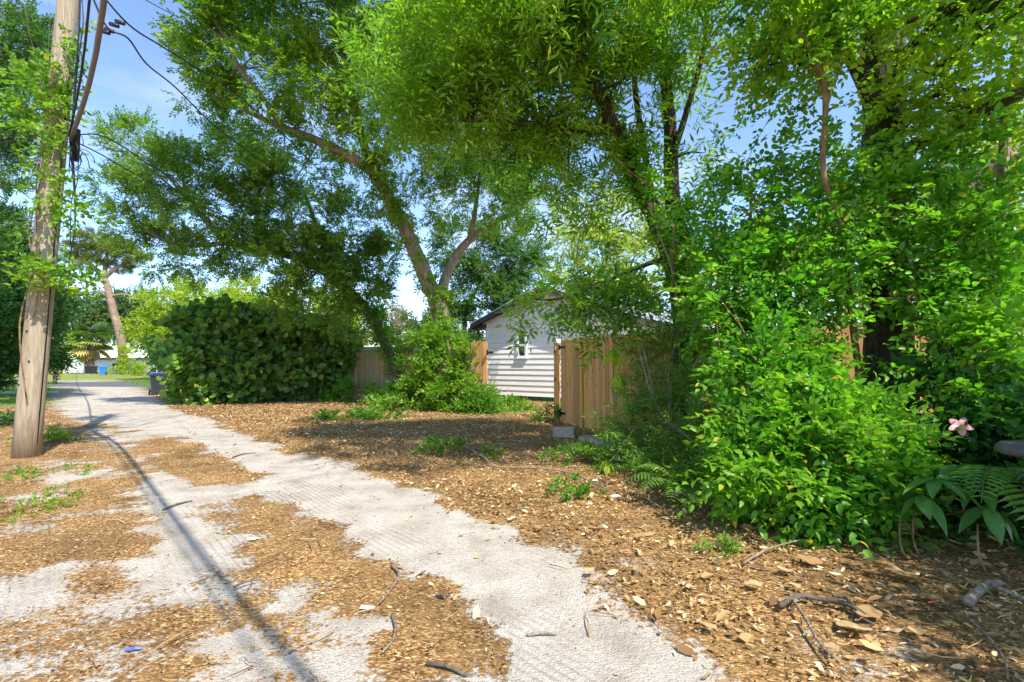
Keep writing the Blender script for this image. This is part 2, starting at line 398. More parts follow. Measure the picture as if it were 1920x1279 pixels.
M['barkpine'] = barkmat('pine_bark', (0.14, 0.09, 0.06), (0.32, 0.21, 0.15), (0.40, 0.28, 0.20), 3)
M['stem'] = barkmat('vine_stem', (0.16, 0.09, 0.035), (0.34, 0.20, 0.09), (0.42, 0.30, 0.14), 12)
M['twig'] = barkmat('dry_twig', (0.20, 0.14, 0.09), (0.42, 0.32, 0.22), (0.50, 0.42, 0.32), 14)

# ------------------------------------------------------------------ ground
def polysd(X, Y, poly):
    """signed distance, positive inside"""
    P = np.array([(p[0], p[1]) for p in poly]); n = len(P)
    d = np.full(X.shape, 1e9); ins = np.zeros(X.shape, bool)
    for i in range(n):
        a = P[i]; b = P[(i+1) % n]; ex, ey = b-a; L2 = ex*ex+ey*ey+1e-12
        t = np.clip(((X-a[0])*ex+(Y-a[1])*ey)/L2, 0, 1)
        d = np.minimum(d, np.hypot(X-a[0]-t*ex, Y-a[1]-t*ey))
        c = ((a[1] > Y) != (b[1] > Y)) & (X < ex*(Y-a[1])/(ey if abs(ey) > 1e-9 else 1e-9)+a[0])
        ins ^= c
    return np.where(ins, d, -d)
def gp(pts): return [G(*p) for p in pts]
rutR = gp([(1500, 1420), (1340, 1279), (1230, 1195), (1110, 1110), (1020, 1045), (940, 1000), (860, 950), (770, 915), (620, 868), (520, 838), (440, 812), (385, 785), (330, 764), (296, 750), (282, 738),
           (270, 727), (215, 712), (180, 703), (140, 696), (118, 694), (106, 697), (108, 712), (100, 735), (100, 765), (140, 790), (215, 800), (290, 812), (350, 838), (420, 858), (455, 890), (490, 925), (560, 965), (640, 1020), (745, 1080),
           (835, 1150), (850, 1200), (850, 1300), (860, 1420)])
rutL = gp([(900, 1600), (690, 1279), (585, 1150), (500, 1050), (455, 985), (400, 925), (345, 885), (300, 850), (250, 815), (190, 795), (140, 790), (160, 820), (215, 860), (232, 920), (215, 985), (250, 1060), (235, 1160), (200, 1279), (150, 1600)])
verge = gp([(120, 860), (200, 930), (170, 1010), (150, 1279), (-200, 1600), (-500, 1400), (-300, 1100), (0, 950)])
patch1 = gp([(560, 1110), (640, 1150), (760, 1150), (700, 1279), (560, 1279), (500, 1190)])
litterL = gp([(250, 1100), (380, 1090), (420, 1180), (440, 1279), (250, 1279)])
litterM = gp([(330, 828), (410, 850), (440, 900), (380, 912), (300, 880)])
sidestreet_poly = [W(60, 690, 35), W(60, 690, 35)]
ALL = None
def sandmask(X, Y):
    n = fbm(X, Y, 1.3, 11)-0.5; n2 = fbm(X, Y, 6.0, 31)-0.5
    def sm(poly, w, v): return v*np.clip(0.5+(polysd(X, Y, poly)+n*0.30+n2*0.22)/w, 0, 1)
    s = sm(rutR, 0.42, 1.0)
    s = np.maximum(s, sm(rutL, 0.8, 0.96)*(1-.30*np.clip((fbm(X, Y, 2.2, 51)-.52)*9, 0, 1)))
    s = np.maximum(s, sm(verge, 0.7, 0.47))
    s = np.maximum(s, sm(patch1, 0.2, 0.66))
    s = s*(1-0.45*sm(litterL, 0.6, 1)) * (1-0.9*sm(litterM, 0.15, 1))
    near = np.clip(1.6-np.hypot(X, Y)/18, 0, 1)*np.clip(1-(X*0.731+Y*0.682-3.0)/0.5, 0, 1)
    return np.clip(s+(n*1.5+n2*0.9)*near*(0.25+0.75*(s < 0.86)), 0, 1)
lawn1 = gp([(296, 737), (262, 722), (215, 708), (186, 699), (240, 694), (700, 690), (900, 691), (900, 700), (600, 700), (350, 715)])
lawn2 = gp([(100, 760), (96, 735), (100, 700), (60, 694), (-2000, 694), (-2000, 740), (-300, 775)])
def lawnmask(X, Y):
    n = (fbm(X, Y, 0.8, 5)-0.5)*1.2
    a = np.clip(0.5+(polysd(X, Y, lawn1)+n)/0.8, 0, 1); b = np.clip(0.5+(polysd(X, Y, lawn2)+n)/0.8, 0, 1)
    far = np.clip((np.hypot(X, Y)-45)/20, 0, 1)
    return np.maximum(np.maximum(a, b), far)
def ghei(X, Y):
    g = (fbm(X, Y, 0.35, 77, 2)-0.5)*0.05
    return g*np.clip(1.5-np.hypot(X, Y)/14, 0, 1)

gm, nt, b = newmat('ground_soil')
sa = N(nt, 'ShaderNodeAttribute', attribute_name='sand').outputs['Fac']
la = N(nt, 'ShaderNodeAttribute', attribute_name='lawn').outputs['Fac']
pos = objcoord(nt, geo=True)
nf = noise(nt, 26, 8, 0.7, pos); nm = noise(nt, 3.0, 5, 0.6, pos); nff = noise(nt, 120, 4, 0.7, pos)
sf = mathn(nt, 'ADD', sa, mathn(nt, 'MULTIPLY', mathn(nt, 'SUBTRACT', nf.outputs['Fac'], 0.5), 1.9))
sfr = ramp(nt, [(0.40, (0, 0, 0)), (0.58, (1, 1, 1))], sf)
sandc = ramp(nt, [(0.25, (0.36, 0.30, 0.24)), (0.5, (0.54, 0.475, 0.40)), (0.75, (0.64, 0.585, 0.51))], nm.outputs['Fac'])
sandc2 = mixc(nt, ramp(nt, [(0.36, (0.8,)*3), (0.50, (0, 0, 0))], nff.outputs['Fac']).outputs[0], sandc.outputs[0], (0.20, 0.14, 0.09))
vo = N(nt, 'ShaderNodeTexVoronoi'); vo.inputs['Scale'].default_value = 62; vo.inputs['Randomness'].default_value = 1
mpv = N(nt, 'ShaderNodeMapping'); mpv.inputs['Rotation'].default_value = (0, 0, 0.6); mpv.inputs['Scale'].default_value = (1, 1.8, 1)
wv = mixc(nt, 0.05, pos, (0, 0, 0)); ad = N(nt, 'ShaderNodeVectorMath', operation='ADD')
nt.links.new(pos, ad.inputs[0]); nsc = N(nt, 'ShaderNodeVectorMath', operation='SCALE'); nsc.inputs['Scale'].default_value = 0.06
nt.links.new(noise(nt, 9, 3, 0.6, pos).outputs['Color'], nsc.inputs[0]); nt.links.new(nsc.outputs[0], ad.inputs[1])
nt.links.new(ad.outputs[0], mpv.inputs[0]); nt.links.new(mpv.outputs[0], vo.inputs['Vector'])
sx = N(nt, 'ShaderNodeSeparateColor'); nt.links.new(vo.outputs['Color'], sx.inputs[0])
litc0 = ramp(nt, [(0.0, (0.06, 0.032, 0.014)), (0.3, (0.15, 0.075, 0.025)), (0.6, (0.30, 0.16, 0.055)), (0.85, (0.44, 0.27, 0.11)), (1, (0.66, 0.50, 0.28))], sx.outputs[0])
litm = noise(nt, 1.1, 6, 0.65, pos)
class _O: pass
litc = _O(); litc.outputs = [mixc(nt, 1.0, litc0.outputs[0], ramp(nt, [(0.36, (0.6, 0.56, 0.54)), (0.47, (1.05, 1.02, 1.0)), (0.56, (1.35, 1.32, 1.28)), (0.68, (1.7, 1.62, 1.48))], litm.outputs['Fac']).outputs[0], 'MULTIPLY')]
litc2 = mixc(nt, ramp(nt, [(0.35, (0, 0, 0)), (0.65, (0.55,)*3)], nm.outputs['Fac']).outputs[0], litc.outputs[0], (0.30, 0.175, 0.07))
c = mixc(nt, sfr.outputs[0], litc2, sandc2)
lawnc = ramp(nt, [(0.3, (0.09, 0.15, 0.02)), (0.5, (0.22, 0.24, 0.05)), (0.7, (0.38, 0.34, 0.14))], nm.outputs['Fac'])
c = mixc(nt, la, c, lawnc.outputs[0])
nt.links.new(c, b.inputs['Base Color']); b.inputs['Roughness'].default_value = 0.95; b.inputs['Specular IOR Level'].default_value = 0.15
# tyre ribs run along the alley
rotm = N(nt, 'ShaderNodeMapping'); rotm.inputs['Rotation'].default_value = (0, 0, -R(43)); nt.links.new(pos, rotm.inputs[0])
wave = N(nt, 'ShaderNodeTexWave', wave_type='BANDS', bands_direction='X'); wave.inputs['Scale'].default_value = 5.5; wave.inputs['Distortion'].default_value = 1.6; wave.inputs['Detail'].default_value = 2; wave.inputs['Detail Scale'].default_value = 0.6
nt.links.new(rotm.outputs[0], wave.inputs['Vector'])
wm = mathn(nt, 'MULTIPLY', mathn(nt, 'MULTIPLY', wave.outputs['Fac'], sfr.outputs[0]), ramp(nt, [(0.45, (0, 0, 0)), (0.6, (0.95,)*3)], noise(nt, 0.7, 2, 0.5, pos).outputs['Fac']).outputs[0])
hh = mathn(nt, 'ADD', mathn(nt, 'ADD', nf.outputs['Fac'], mathn(nt, 'MULTIPLY', vo.outputs['Distance'], -0.35)), wm)
bump(nt, hh, b, 0.75, 0.03)

def axis(lo, hi, step, far, g=1.13):
    a = list(np.arange(lo, hi, step)); s = step; x = a[-1]; up = []
    while x < far: s *= g; x += s; up.append(x)
    s = step; x = a[0]; dn = []
    while x > -far: s *= g; x -= s; dn.append(x)
    return np.array(dn[::-1]+a+up)
def sheet(name, xs, ys, dz, keep=None):
    X, Y = np.meshgrid(xs, ys); nx, ny = len(xs), len(ys)
    Z = ghei(X, Y)+dz
    V = np.stack([X, Y, Z], -1).reshape(-1, 3)
    i = np.arange(nx*ny).reshape(ny, nx)
    q = np.stack([i[:-1, :-1], i[:-1, 1:], i[1:, 1:], i[1:, :-1]], -1).reshape(-1, 4)
    if keep is not None:
        k = keep(V[q].mean(1)); q = q[k]
        used = np.unique(q); mp_ = np.full(len(V), -1); mp_[used] = np.arange(len(used)); V = V[used]; q = mp_[q]
    me = npmesh(name, V, q.ravel(), np.full(len(q), 4), gm, smooth=True)
    for nme, fn in (('sand', sandmask), ('lawn', lawnmask)):
        a = me.attributes.new(nme, 'FLOAT', 'POINT'); a.data.foreach_set('value', fn(V[:, 0], V[:, 1]).astype(np.float32))
    o = bpy.data.objects.new(name, me); C.objects.link(o); return tag(o, kind='structure')
gx = axis(-10, 6, 0.06, 900); gy = axis(1.2, 13, 0.06, 900)
sheet('ground', gx, gy, 0.0)
U = Vector((-0.682, 0.731, 0)); Vp = Vector((0.731, 0.682, 0))
def alleykeep(c):
    v = c[:, 0]*Vp.x+c[:, 1]*Vp.y; u = c[:, 0]*U.x+c[:, 1]*U.y
    return (v > -1.6) & (v < 3.6) & (u > -3) & (u < 110)
sheet('alley', gx, gy, 0.004, alleykeep)

asph = plain('asphalt', (0.10, 0.10, 0.105), 0.9, var=0.25, scale=3, bmp=0.3)
def flat(name, pts, mat, z, t=0.0):
    mb = MB()
    if t:
        n = len(pts); mb.add([(p[0], p[1], z-t) for p in pts]+[(p[0], p[1], z) for p in pts],
               [tuple(range(n, 2*n))]+[(i, (i+1) % n, n+(i+1) % n, n+i) for i in range(n)])
    else: mb.add([(p[0], p[1], z) for p in pts], [tuple(range(len(pts)))])
    return mb.build(name, mat)
ss = flat('side_road', [G(-400, 728), G(112, 725), G(290, 726), G(420, 724), G(900, 716), G(900, 711), G(420, 714), G(260, 715), G(150, 717), G(-400, 716)], asph, 0.012); tag(ss, kind='structure')
conc = plain('pale_concrete', (0.52, 0.50, 0.46), 0.85, var=0.15, scale=4, bmp=0.2)
fp = flat('footpath', [G(-500, 742), G(112, 738), G(108, 734), G(-500, 737)], conc, 0.03, 0.03); tag(fp, kind='structure')

# ------------------------------------------------------------------ trees
def cat_add(blobs, spec):
    return [(*W(p[0], p[1], p[2]), *( (p[3],)*3 if not hasattr(p[3], '__len__') else p[3]), *(p[4:])) for p in spec]
TW = {
 'oak': [twig('kite', 13, 0.40, 0.105, 0.052, seed=i) for i in range(6)],
 'oaksmall': [twig('kite', 14, 0.34, 0.085, 0.046, seed=i+20) for i in range(6)],
 'willow': [twig('narrow', 9, 0.38, 0.155, 0.037, 1.0, seed=i+40, jitter=0.3) for i in range(6)],
 'vine': [twig('fold', 9, 0.34, 0.088, 0.052, 0.95, seed=i+60, jitter=0.4) for i in range(6)],
 'vinenear': [twig('fold', 11, 0.30, 0.078, 0.045, 0.95, seed=i+80, jitter=0.35, opposite=True) for i in range(8)],
 'ivy': [twig('fold', 8, 0.26, 0.085, 0.058, 1.0, seed=i+100, jitter=0.5) for i in range(5)],
 'far': [twig('kite', 12, 1.0, 0.30, 0.20, 1.0, seed=i+120, jitter=0.8) for i in range(5)],
 'mid': [twig('kite', 12, 0.6, 0.17, 0.095, 1.0, seed=i+140, jitter=0.6) for i in range(5)],
 'grape': [twig('round', 6, 0.40, 0.19, 0.195, 1.0, seed=i+160, jitter=0.6) for i in range(6)],
 'pine': [twig('narrow', 26, 0.6, 0.5, 0.06, 0.6, seed=i+180, jitter=0.7) for i in range(5)],
 'feather': [twig('narrow', 30, 0.40, 0.07, 0.012, 1.0, seed=i+200, jitter=0.5) for i in range(5)],
 'weed': [twig('fold', 8, 0.10, 0.05, 0.025, 1.0, seed=i+220, jitter=0.6) for i in range(5)],
}
def limbs_to(mb, starts, P, k, r0=0.045, seed=0, sides=5):
    """secondary branches reaching from a point of the skeleton to picked twig points"""
    rr = random.Random(seed); n = len(P)
    for _ in range(k):
        p = Vector(P[rr.randrange(n)])
        s, sr = min(starts, key=lambda q: (q[0]-p).length*(1+0.35*rr.random()))
        d = p-s; L = d.length
        if L < 0.15: continue
        off = Vector((rr.uniform(-1, 1), rr.uniform(-1, 1), rr.uniform(-0.2, 1)))*L*0.14
        a = min(sr*0.55, r0*(0.5+L*0.25))
        mb.tube([s, s+d*0.35+off, s+d*0.7+off*0.6, p], [a, a*0.65, a*0.4, a*0.12], sides, 0.1, 3, caps=False)
def skel(paths):
    st = []
    for pts, rads in paths:
        for i in range(len(pts)-1):
            for t in (0, 0.33, 0.66): st.append((Vector(pts[i]).lerp(Vector(pts[i+1]), t), rads[i]*(1-t)+rads[i+1]*t))
    return st
def tree(name, label, cat, trunk, limbs, blobs, tw, mat, bark, dens, nb=40, group=None, seed=0, sub=9, subr=0.3, droop=0.0, scale=1.0, base=None, shell=0.45, wob=0.14, sides=12, part='trunk'):
    b0 = Vector(trunk[0][0][0]) if trunk else Vector(base)
    root = empty(name, (b0.x, b0.y, 0), label=label, cat=cat, group=group)
    off = -Vector((b0.x, b0.y, 0))
    def sh(p): return Vector(p)+off
    for pts, rads in trunk:
        MB().tube([sh(p) for p in pts], rads, sides, wob, 5).build(part, M[bark], root)
    for pts, rads in limbs:
        MB().tube([sh(p) for p in pts], rads, 8, wob, 4).build('branch', M[bark], root)
    P, D = blob_points(blobs, dens, seed+1, sub, subr, shell, droop=droop)
    P = P+np.array(off)
    st = [(sh(s), r) for s, r in skel(trunk+limbs)]
    if st and nb:
        mb = MB(); limbs_to(mb, st, P, nb, 0.05, seed); mb.build('twigs', M[bark], root)['kind'] = 'stuff'
    sc = scale*(0.75+0.5*np.random.default_rng(seed).random(len(P)))
    o = bpy.data.objects.new('crown', scatter(name+'_crown', TW[tw], P, D, sc, M[mat], seed)); link(o, root)
    return root
def path(pts, rads): return ([W(*p) for p in pts], rads)
def grounded(pts): 
    w = [W(*p) for p in pts]; w[0] = Vector((w[0].x, w[0].y, -0.1)); return w

# A: forked tree in the middle
trunkA = (grounded([(836, 760, 16), (832, 640, 16), (822, 570, 15.9), (800, 525, 15.7), (768, 450, 15.3), (735, 380, 15), (700, 322, 14.6), (686, 285, 14.4), (665, 200, 13.8), (640, 90, 13), (610, -40, 12.2)]),
          [0.38, 0.32, 0.29, 0.25, 0.22, 0.19, 0.15, 0.12, 0.10, 0.07, 0.04])
limA = [path([(826, 600, 15.9), (832, 530, 16.1), (866, 466, 16.3), (915, 424, 16.5), (980, 390, 16.3)], [0.22, 0.17, 0.15, 0.11, 0.05]),
        path([(880, 450, 16.3), (890, 400, 16.2), (900, 330, 15.8)], [0.11, 0.08, 0.04]),
        path([(700, 322, 14.6), (650, 290, 14.2), (590, 262, 13.8), (530, 240, 13.4), (455, 205, 13)], [0.17, 0.14, 0.12, 0.10, 0.05]),
        path([(530, 240, 13.4), (490, 180, 12.8), (450, 130, 12.4), (420, 60, 12)], [0.09, 0.07, 0.05, 0.03]),
        path([(700, 322, 14.6), (740, 250, 14.2), (790, 170, 13.6), (820, 80, 13)], [0.13, 0.10, 0.07, 0.04])]
bA = cat_add(None, [(395, 60, 12.5, 1.05), (380, 150, 13, 0.95), (460, -20, 12.5, 1.3), (470, 120, 13, 1.3), (420, 230, 13.5, 0.75), (500, 250, 13.5, 0.9, 0.8), (560, 150, 13, 1.3),
    (580, 20, 12.3, 1.1, .7), (650, 130, 13, 1.4), (700, -30, 12.5, 1.5), (620, 250, 13.8, 0.9, .7), (720, 190, 13.5, 1.3), (800, 90, 13, 1.5), (840, 220, 14, 1.4), (900, 120, 13.5, 1.5), (930, 300, 15, 1.3),
    (780, 300, 15, 1.0, 0.7), (860, 350, 15.5, 1.2, 0.9), (950, 380, 16, 1.1, .8), (1010, 350, 16, 1.0, .8), (600, 340, 15, 0.9, 0.35), (640, 400, 15.5, 1.0, 0.45), (540, 330, 15, 0.9, 0.5),(760, 380, 15.6, 0.9, 0.5),
    (860, 20, 12, 1.5), (480, -180, 11.5, 2.0), (700, -200, 11.5, 2.2), (330+60, -80, 12, 1.2)])
tree('forked_shade_tree', 'tall tree with ivy on its forked leaning trunk rising behind the vine covered fence', 'tree', [trunkA], limA, bA, 'oak', 'oak', 'barkpale', 25, 90, seed=3, sub=17, subr=0.22, shell=0.3)
# B: oak leaning left
trunkB = (grounded([(752, 745, 18.2), (742, 690, 18.2), (716, 630, 17.8), (690, 585, 17.4), (640, 535, 17), (580, 490, 16.6), (500, 468, 16.2), (430, 455, 15.8), (380, 405, 15.4), (330, 350, 15)]),
          [0.24, 0.20, 0.18, 0.18, 0.17, 0.16, 0.14, 0.12, 0.09, 0.05])
limB = [path([(640, 535, 17), (600, 440, 16.5), (570, 360, 16)], [0.12, 0.09, 0.04]), path([(500, 468, 16.2), (480, 390, 15.6), (500, 320, 15.2)], [0.10, 0.07, 0.03]),
        path([(430, 455, 15.8), (340, 460, 15.4), (270, 430, 15)], [0.09, 0.06, 0.03])]
bB = cat_add(None, [(245, 290, 15, 0.9), (210, 340, 15.4, 0.7, .8), (300, 330, 15, 1.1), (240, 400, 15.4, 0.9, .9), (290, 470, 15.5, 0.95, .9), (350, 280, 14.8, 0.9), (370, 390, 15, 1.1), (370, 475, 15.6, .95),
    (450, 300, 15, 1.1, .9), (450, 400, 15.2, 1.2), (450, 470, 16, .9), (540, 410, 15.6, 1.3), (560, 490, 16, 1.4, 1.2), (620, 540, 16.5, 1.3, 1.2), (640, 450, 16, 1.3, 1.1), (690, 500, 16.8, 1.1), (690, 580, 17, 1.0), (720, 440, 17, 0.9, .8), (545, 560, 16.5, 0.8), (520, 330, 15.6, 0.8, .7), (255, 250, 14.8, .6, .6)])
tree('leaning_oak', 'dark oak leaning left over the hedge, its thin bare trunk crossing the fence', 'tree', [trunkB], limB, bB, 'oaksmall', 'oakdark', 'barkgrey', 36, 70, seed=5, sub=16, subr=0.23, shell=0.3)
# C: multi-stemmed narrow leaf tree
trunkC = [(grounded([(1292, 900, 7.9), (1290, 700, 8), (1288, 600, 8), (1266, 500, 8), (1232, 420, 7.9), (1190, 330, 7.8), (1155, 250, 7.6), (1120, 170, 7.3), (1060, 60, 6.9), (1010, -60, 6.5)]), [0.33, 0.26, 0.22, 0.17, 0.15, 0.14, 0.12, 0.10, 0.07, 0.03]),
          (grounded([(1300, 900, 8.3), (1296, 620, 8.3), (1285, 480, 8.3), (1262, 380, 8.2), (1256, 250, 8), (1246, 120, 7.7), (1240, -60, 7.3)]), [0.25, 0.2, 0.16, 0.13, 0.11, 0.08, 0.04])]
limC = [path([(1262, 470, 8), (1222, 360, 8), (1205, 260, 7.9), (1190, 150, 7.6), (1200, 20, 7.2)], [0.08, 0.06, 0.05, 0.045, 0.02]),
        path([(1258, 300, 8), (1290, 200, 7.8), (1320, 90, 7.4), (1330, -20, 7)], [0.06, 0.05, 0.04, 0.02]),
        path([(1155, 250, 7.6), (1060, 240, 7.4), (950, 228, 7.2), (860, 225, 7)], [0.06, 0.05, 0.045, 0.02]),
        path([(1262, 480, 8), (1200, 500, 7.7), (1130, 530, 7.4), (1050, 560, 7.1), (990, 560, 6.9)], [0.05, 0.035, 0.025, 0.018, 0.008])]
bC = cat_add(None, [(1040, 60, 7, 0.75), (960, 120, 6.8, 0.7), (900, 60, 6.6, 0.8), (1120, 100, 7.2, 0.8), (1060, 190, 7.4, 0.8), (960, 220, 7.2, 0.65), (860, 200, 7, 0.55), (780, 170, 6.9, 0.55), (720, 210, 7, 0.45, .8), (780, 250, 7.1, 0.4, .8),
    (1180, 30, 7.3, 0.8), (1180, 180, 7.6, 0.7, .9), (1100, 290, 7.8, 0.75), (1020, 310, 7.8, 0.7), (1000, 390, 8, 0.45, .7), (1100, 360, 8, 0.5, .8), (1260, 60, 7.6, 0.7, .8), (1330, 130, 7.6, 0.5, .4), (1320, 270, 7.9, 0.5, .35), (1290, 330, 8, 0.4, .5), (1200, 380, 8, 0.35, .6),
    (830, 90, 6.5, 0.6, .8), (740, 90, 6.5, 0.5, .6), (1010, -60, 6.5, 0.9), (1200, -90, 6.5, 1.0),
    (1290, 440, 8, 0.3, .9), (1320, 520, 8, 0.25, .7), (1230, 520, 7.8, 0.3, .7),
    (1000, 590, 6.9, (0.35, 0.3, 0.2), .9), (1060, 560, 7.1, (0.4, 0.3, 0.22)), (1130, 570, 7.3, (0.45, 0.3, 0.32), 1.4), (1180, 560, 7.4, (.35, .3, .3), 1.2), (1225, 590, 7.5, (.3, .3, .3), 1.2), (1075, 545, 7.2, (.35, .25, .18), 1.2), (1190, 590, 7.4, (0.35, 0.3, 0.3)), (960, 600, 6.8, (0.2, 0.2, 0.12), .7), (1090, 470, 7.5, (.3, .3, .4), .6), (1150, 640, 7.4, (.25, .25, .25), .8), (1080, 625, 7.2, (0.2, .2, .18), .7)])
# the part of the crown that reaches over the camera side and shades the leaf litter
bC += [(0.6, 5.2, 5.9, 1.1, 1.0, 0.5, .6), (2.0, 4.8, 6.2, 1.0, 0.9, 0.45, .6), (1.1, 3.5, 6.0, .8, .7, .4, .9), (2.4, 3.9, 6.1, .8, .7, .4, .8), (0.1, 4.1, 6.3, .7, .6, .4, .9), (2.9, 5.2, 6.4, .8, .8, .4, .6), (1.2, 5.6, 6.6, .9, .8, .4, .8), (-.9, 5.4, 6.6, .7, .6, .4, .8), (-0.4, 6.6, 6.2, 0.9, 0.9, 0.5), (1.4, 6.6, 6.4, 1.2, 1.0, 0.5), (3.4, 6.0, 6.3, 1.2, 1, .5), (-1.6, 7.8, 6.4, .9, .9, .5, .8)]
tree('narrow_leaf_tree', 'multi stemmed tree with narrow drooping leaves beside the open wooden gate', 'tree', trunkC, limC, bC, 'willow', 'willow', 'barkdark', 35, 120, seed=9, sub=24, subr=0.2, droop=0.05, shell=0.25)
# D: thick dark trunk wrapped by vines on the right
trunkD = [(grounded([(1668, 900, 6), (1664, 700, 6), (1658, 500, 6), (1660, 300, 6), (1656, 120, 6), (1650, -60, 6), (1650, -400, 6.1)]), [0.30, 0.26, 0.24, 0.23, 0.22, 0.21, 0.15])]
bD = cat_add(None, [(1420, 40, 5.4, 0.55), (1500, -20, 5.2, 0.6), (1560, 60, 5.2, 0.5), (1480, 110, 5.5, 0.45), (1390, 120, 5.6, 0.4, .8), (1640, 0, 5, 0.45, .8), (1740, 60, 5, 0.5), (1800, 20, 4.8, 0.6), (1890, 60, 4.7, 0.6), (1760, 140, 5.1, 0.5), (1850, 160, 4.9, 0.5), 
    (1740, 220, 5.3, 0.35), (1920, 200, 4.8, 0.45), (1780, 230, 5.2, 0.3, .8), (1600, -100, 5, .8), (1850, -100, 4.6, .8)])
bD += [(5.6, 1.6, 3.8, 1.0, 0.8, 0.6, .7), (6.0, 0.6, 4.0, 1.2, 1.0, 0.8, .7)]
tree('vine_wrapped_tree', 'thick dark trunk with bright ovate leaves overhead, right of the narrow leaf tree', 'tree', trunkD, [path([(1658, 250, 6), (1600, 120, 5.7), (1520, 30, 5.3)], [0.1, 0.07, 0.03]), path([(1656, 150, 6), (1740, 60, 5.5), (1840, 0, 5)], [0.1, 0.07, 0.03])],
     bD, 'vine', 'vineyel', 'barkdark', 27, 70, seed=12, sub=12, subr=0.3, droop=0.15, shell=0.25)
# E: slender trunk
tE = [(grounded([(1640, 900, 5.6), (1600, 620, 5.5), (1578, 430, 5.4), (1545, 330, 5.3), (1548, 200, 5.3), (1540, 140, 5.2), (1500, 60, 5.1)]), [0.04, 0.035, 0.032, 0.03, 0.03, 0.025, 0.012])]
tree('slender_tree', 'slender pale brown stem forking against the blue gap left of the thick dark trunk', 'tree', tE, [path([(1548, 200, 5.3), (1570, 140, 5.3), (1590, 90, 5.3)], [0.025, 0.018, 0.008]), path([(1545, 170, 5.3), (1525, 120, 5.3)], [0.018, 0.008])],
     cat_add(None, [(1520, 60, 5.2, 0.35, .7), (1590, 70, 5.3, 0.3, .7)]), 'vine', 'vineyel', 'stem', 80, 6, seed=14, sides=8)
# right edge: pruned trunk
tH = [(grounded([(1890, 1000, 5.4), (1886, 700, 5.4), (1882, 500, 5.4), (1880, 330, 5.4), (1900, 150, 5.3), (1930, 0, 5.2)]), [0.07, 0.065, 0.06, 0.055, 0.05, 0.03])]
tree('pruned_tree', 'pale barked tree with cut stub branches at the right edge of the view', 'tree', tH,
     [path([(1790, 400, 6.2), (1830, 345, 6.1), (1880, 305, 5.9), (1960, 250, 5.7)], [0.085, 0.09, 0.085, 0.08]), path([(1885, 265, 5.6), (1862, 235, 5.5), (1840, 195, 5.4)], [0.05, 0.045, 0.045]), path([(1885, 265, 5.6), (1880, 225, 5.5), (1868, 180, 5.4)], [0.04, 0.035, 0.03]),
      path([(1830, 345, 6.1), (1810, 310, 6), (1800, 270, 6)], [0.02, 0.015, 0.012])],
     cat_add(None, [(1930, 420, 5.2, 0.3, .8), (1925, 560, 5.2, 0.3, .8)]), 'vine', 'vine', 'twig', 80, 8, seed=15, sides=10)

# background trees
def bgtree(px, base_y_d, crown, name, label, tw, mat, dens, r=0.15, group=None, seed=0, scale=1.0, bark='barkgrey', nb=25, **k):
    d = base_y_d; ys = [c[1] for c in crown]; mx_ = sum(c[0] for c in crown)/len(crown)
    t = [([Vector((W(px, 680, d).x, d, -0.1)), W(px, 600, d), W((px+mx_)/2, (600+min(ys))/2, d), W(mx_, min(ys)+20, d)], [r, r*0.8, r*0.5, r*0.2])]
    return tree(name, label, 'tree', t, [], cat_add(None, crown), tw, mat, bark, dens, nb, group, seed, scale=scale, **k)
bgtree(872, 24, [(870, 470, 24, 1.6), (930, 500, 24, 1.5), (890, 560, 24, 1.5), (970, 470, 24.5, 1.3, .8), (960, 560, 25, 1.2, .8), (1000, 510, 25, .9, .7), (850, 620, 24, 1.2), (915, 600, 24.5, 1.0)], 'garden_tree', 'airy grey green tree just left of the white house roof', 'oak', 'blueleaf', 26, 0.14, seed=21, scale=1.25)
bgtree(1110, 27, [(1080, 430, 27, 1.5), (1130, 480, 27, 1.8), (1170, 420, 27, 1.6), (1200, 500, 26, 1.7), (1075, 520, 27, 1.3), (1150, 560, 26, 1.5), (1240, 560, 26, 1.5), (1060, 560, 27, 1.2), (1120, 380, 27, 1.0, .7), (1290, 500, 27, 1.4, .7), (1230, 440, 27, 1.1, .7)], 'flowering_tree', 'pale yellow flowering tree behind the white house', 'mid', 'yellowtree', 9, 0.2, seed=22, sub=14, subr=0.25)
bgtree(1400, 22, [(1390, 480, 22, 1.2, .6), (1450, 560, 22, 1.5, .8), (1400, 600, 22, 1.2), (1520, 480, 22, 1.5, .7), (1540, 600, 22, 1.6), (1620, 560, 21, 1.5)], 'backyard_tree', 'light green tree beyond the fence, seen through the right hand vines', 'mid', 'lime', 8, 0.15, seed=23)
bgtree(1800, 16, [(1720, 480, 16, 1.2), (1800, 420, 16, 1.3), (1850, 540, 16, 1.4), (1900, 400, 16, 1.5), (1790, 580, 16, 1.3), (1960, 500, 16, 1.6), (1860, 290, 16, 1.1, .8), (1900, 250, 16.5, 1.2, .8)], 'backyard_tree', 'sunlit lime tree far right behind the pruned branches', 'mid', 'lime', 11, 0.15, seed=24)
bgtree(1760, 12, [(1740, 380, 12, .7), (1700, 430, 12, .8), (1560, 420, 12, .7, .6), (1600, 330, 12, .6, .5), (1440, 380, 12, .5, .4)], 'backyard_tree', 'thin crowned tree directly beyond the fence behind the thick dark trunk', 'oak', 'oak', 24, 0.1, seed=25)
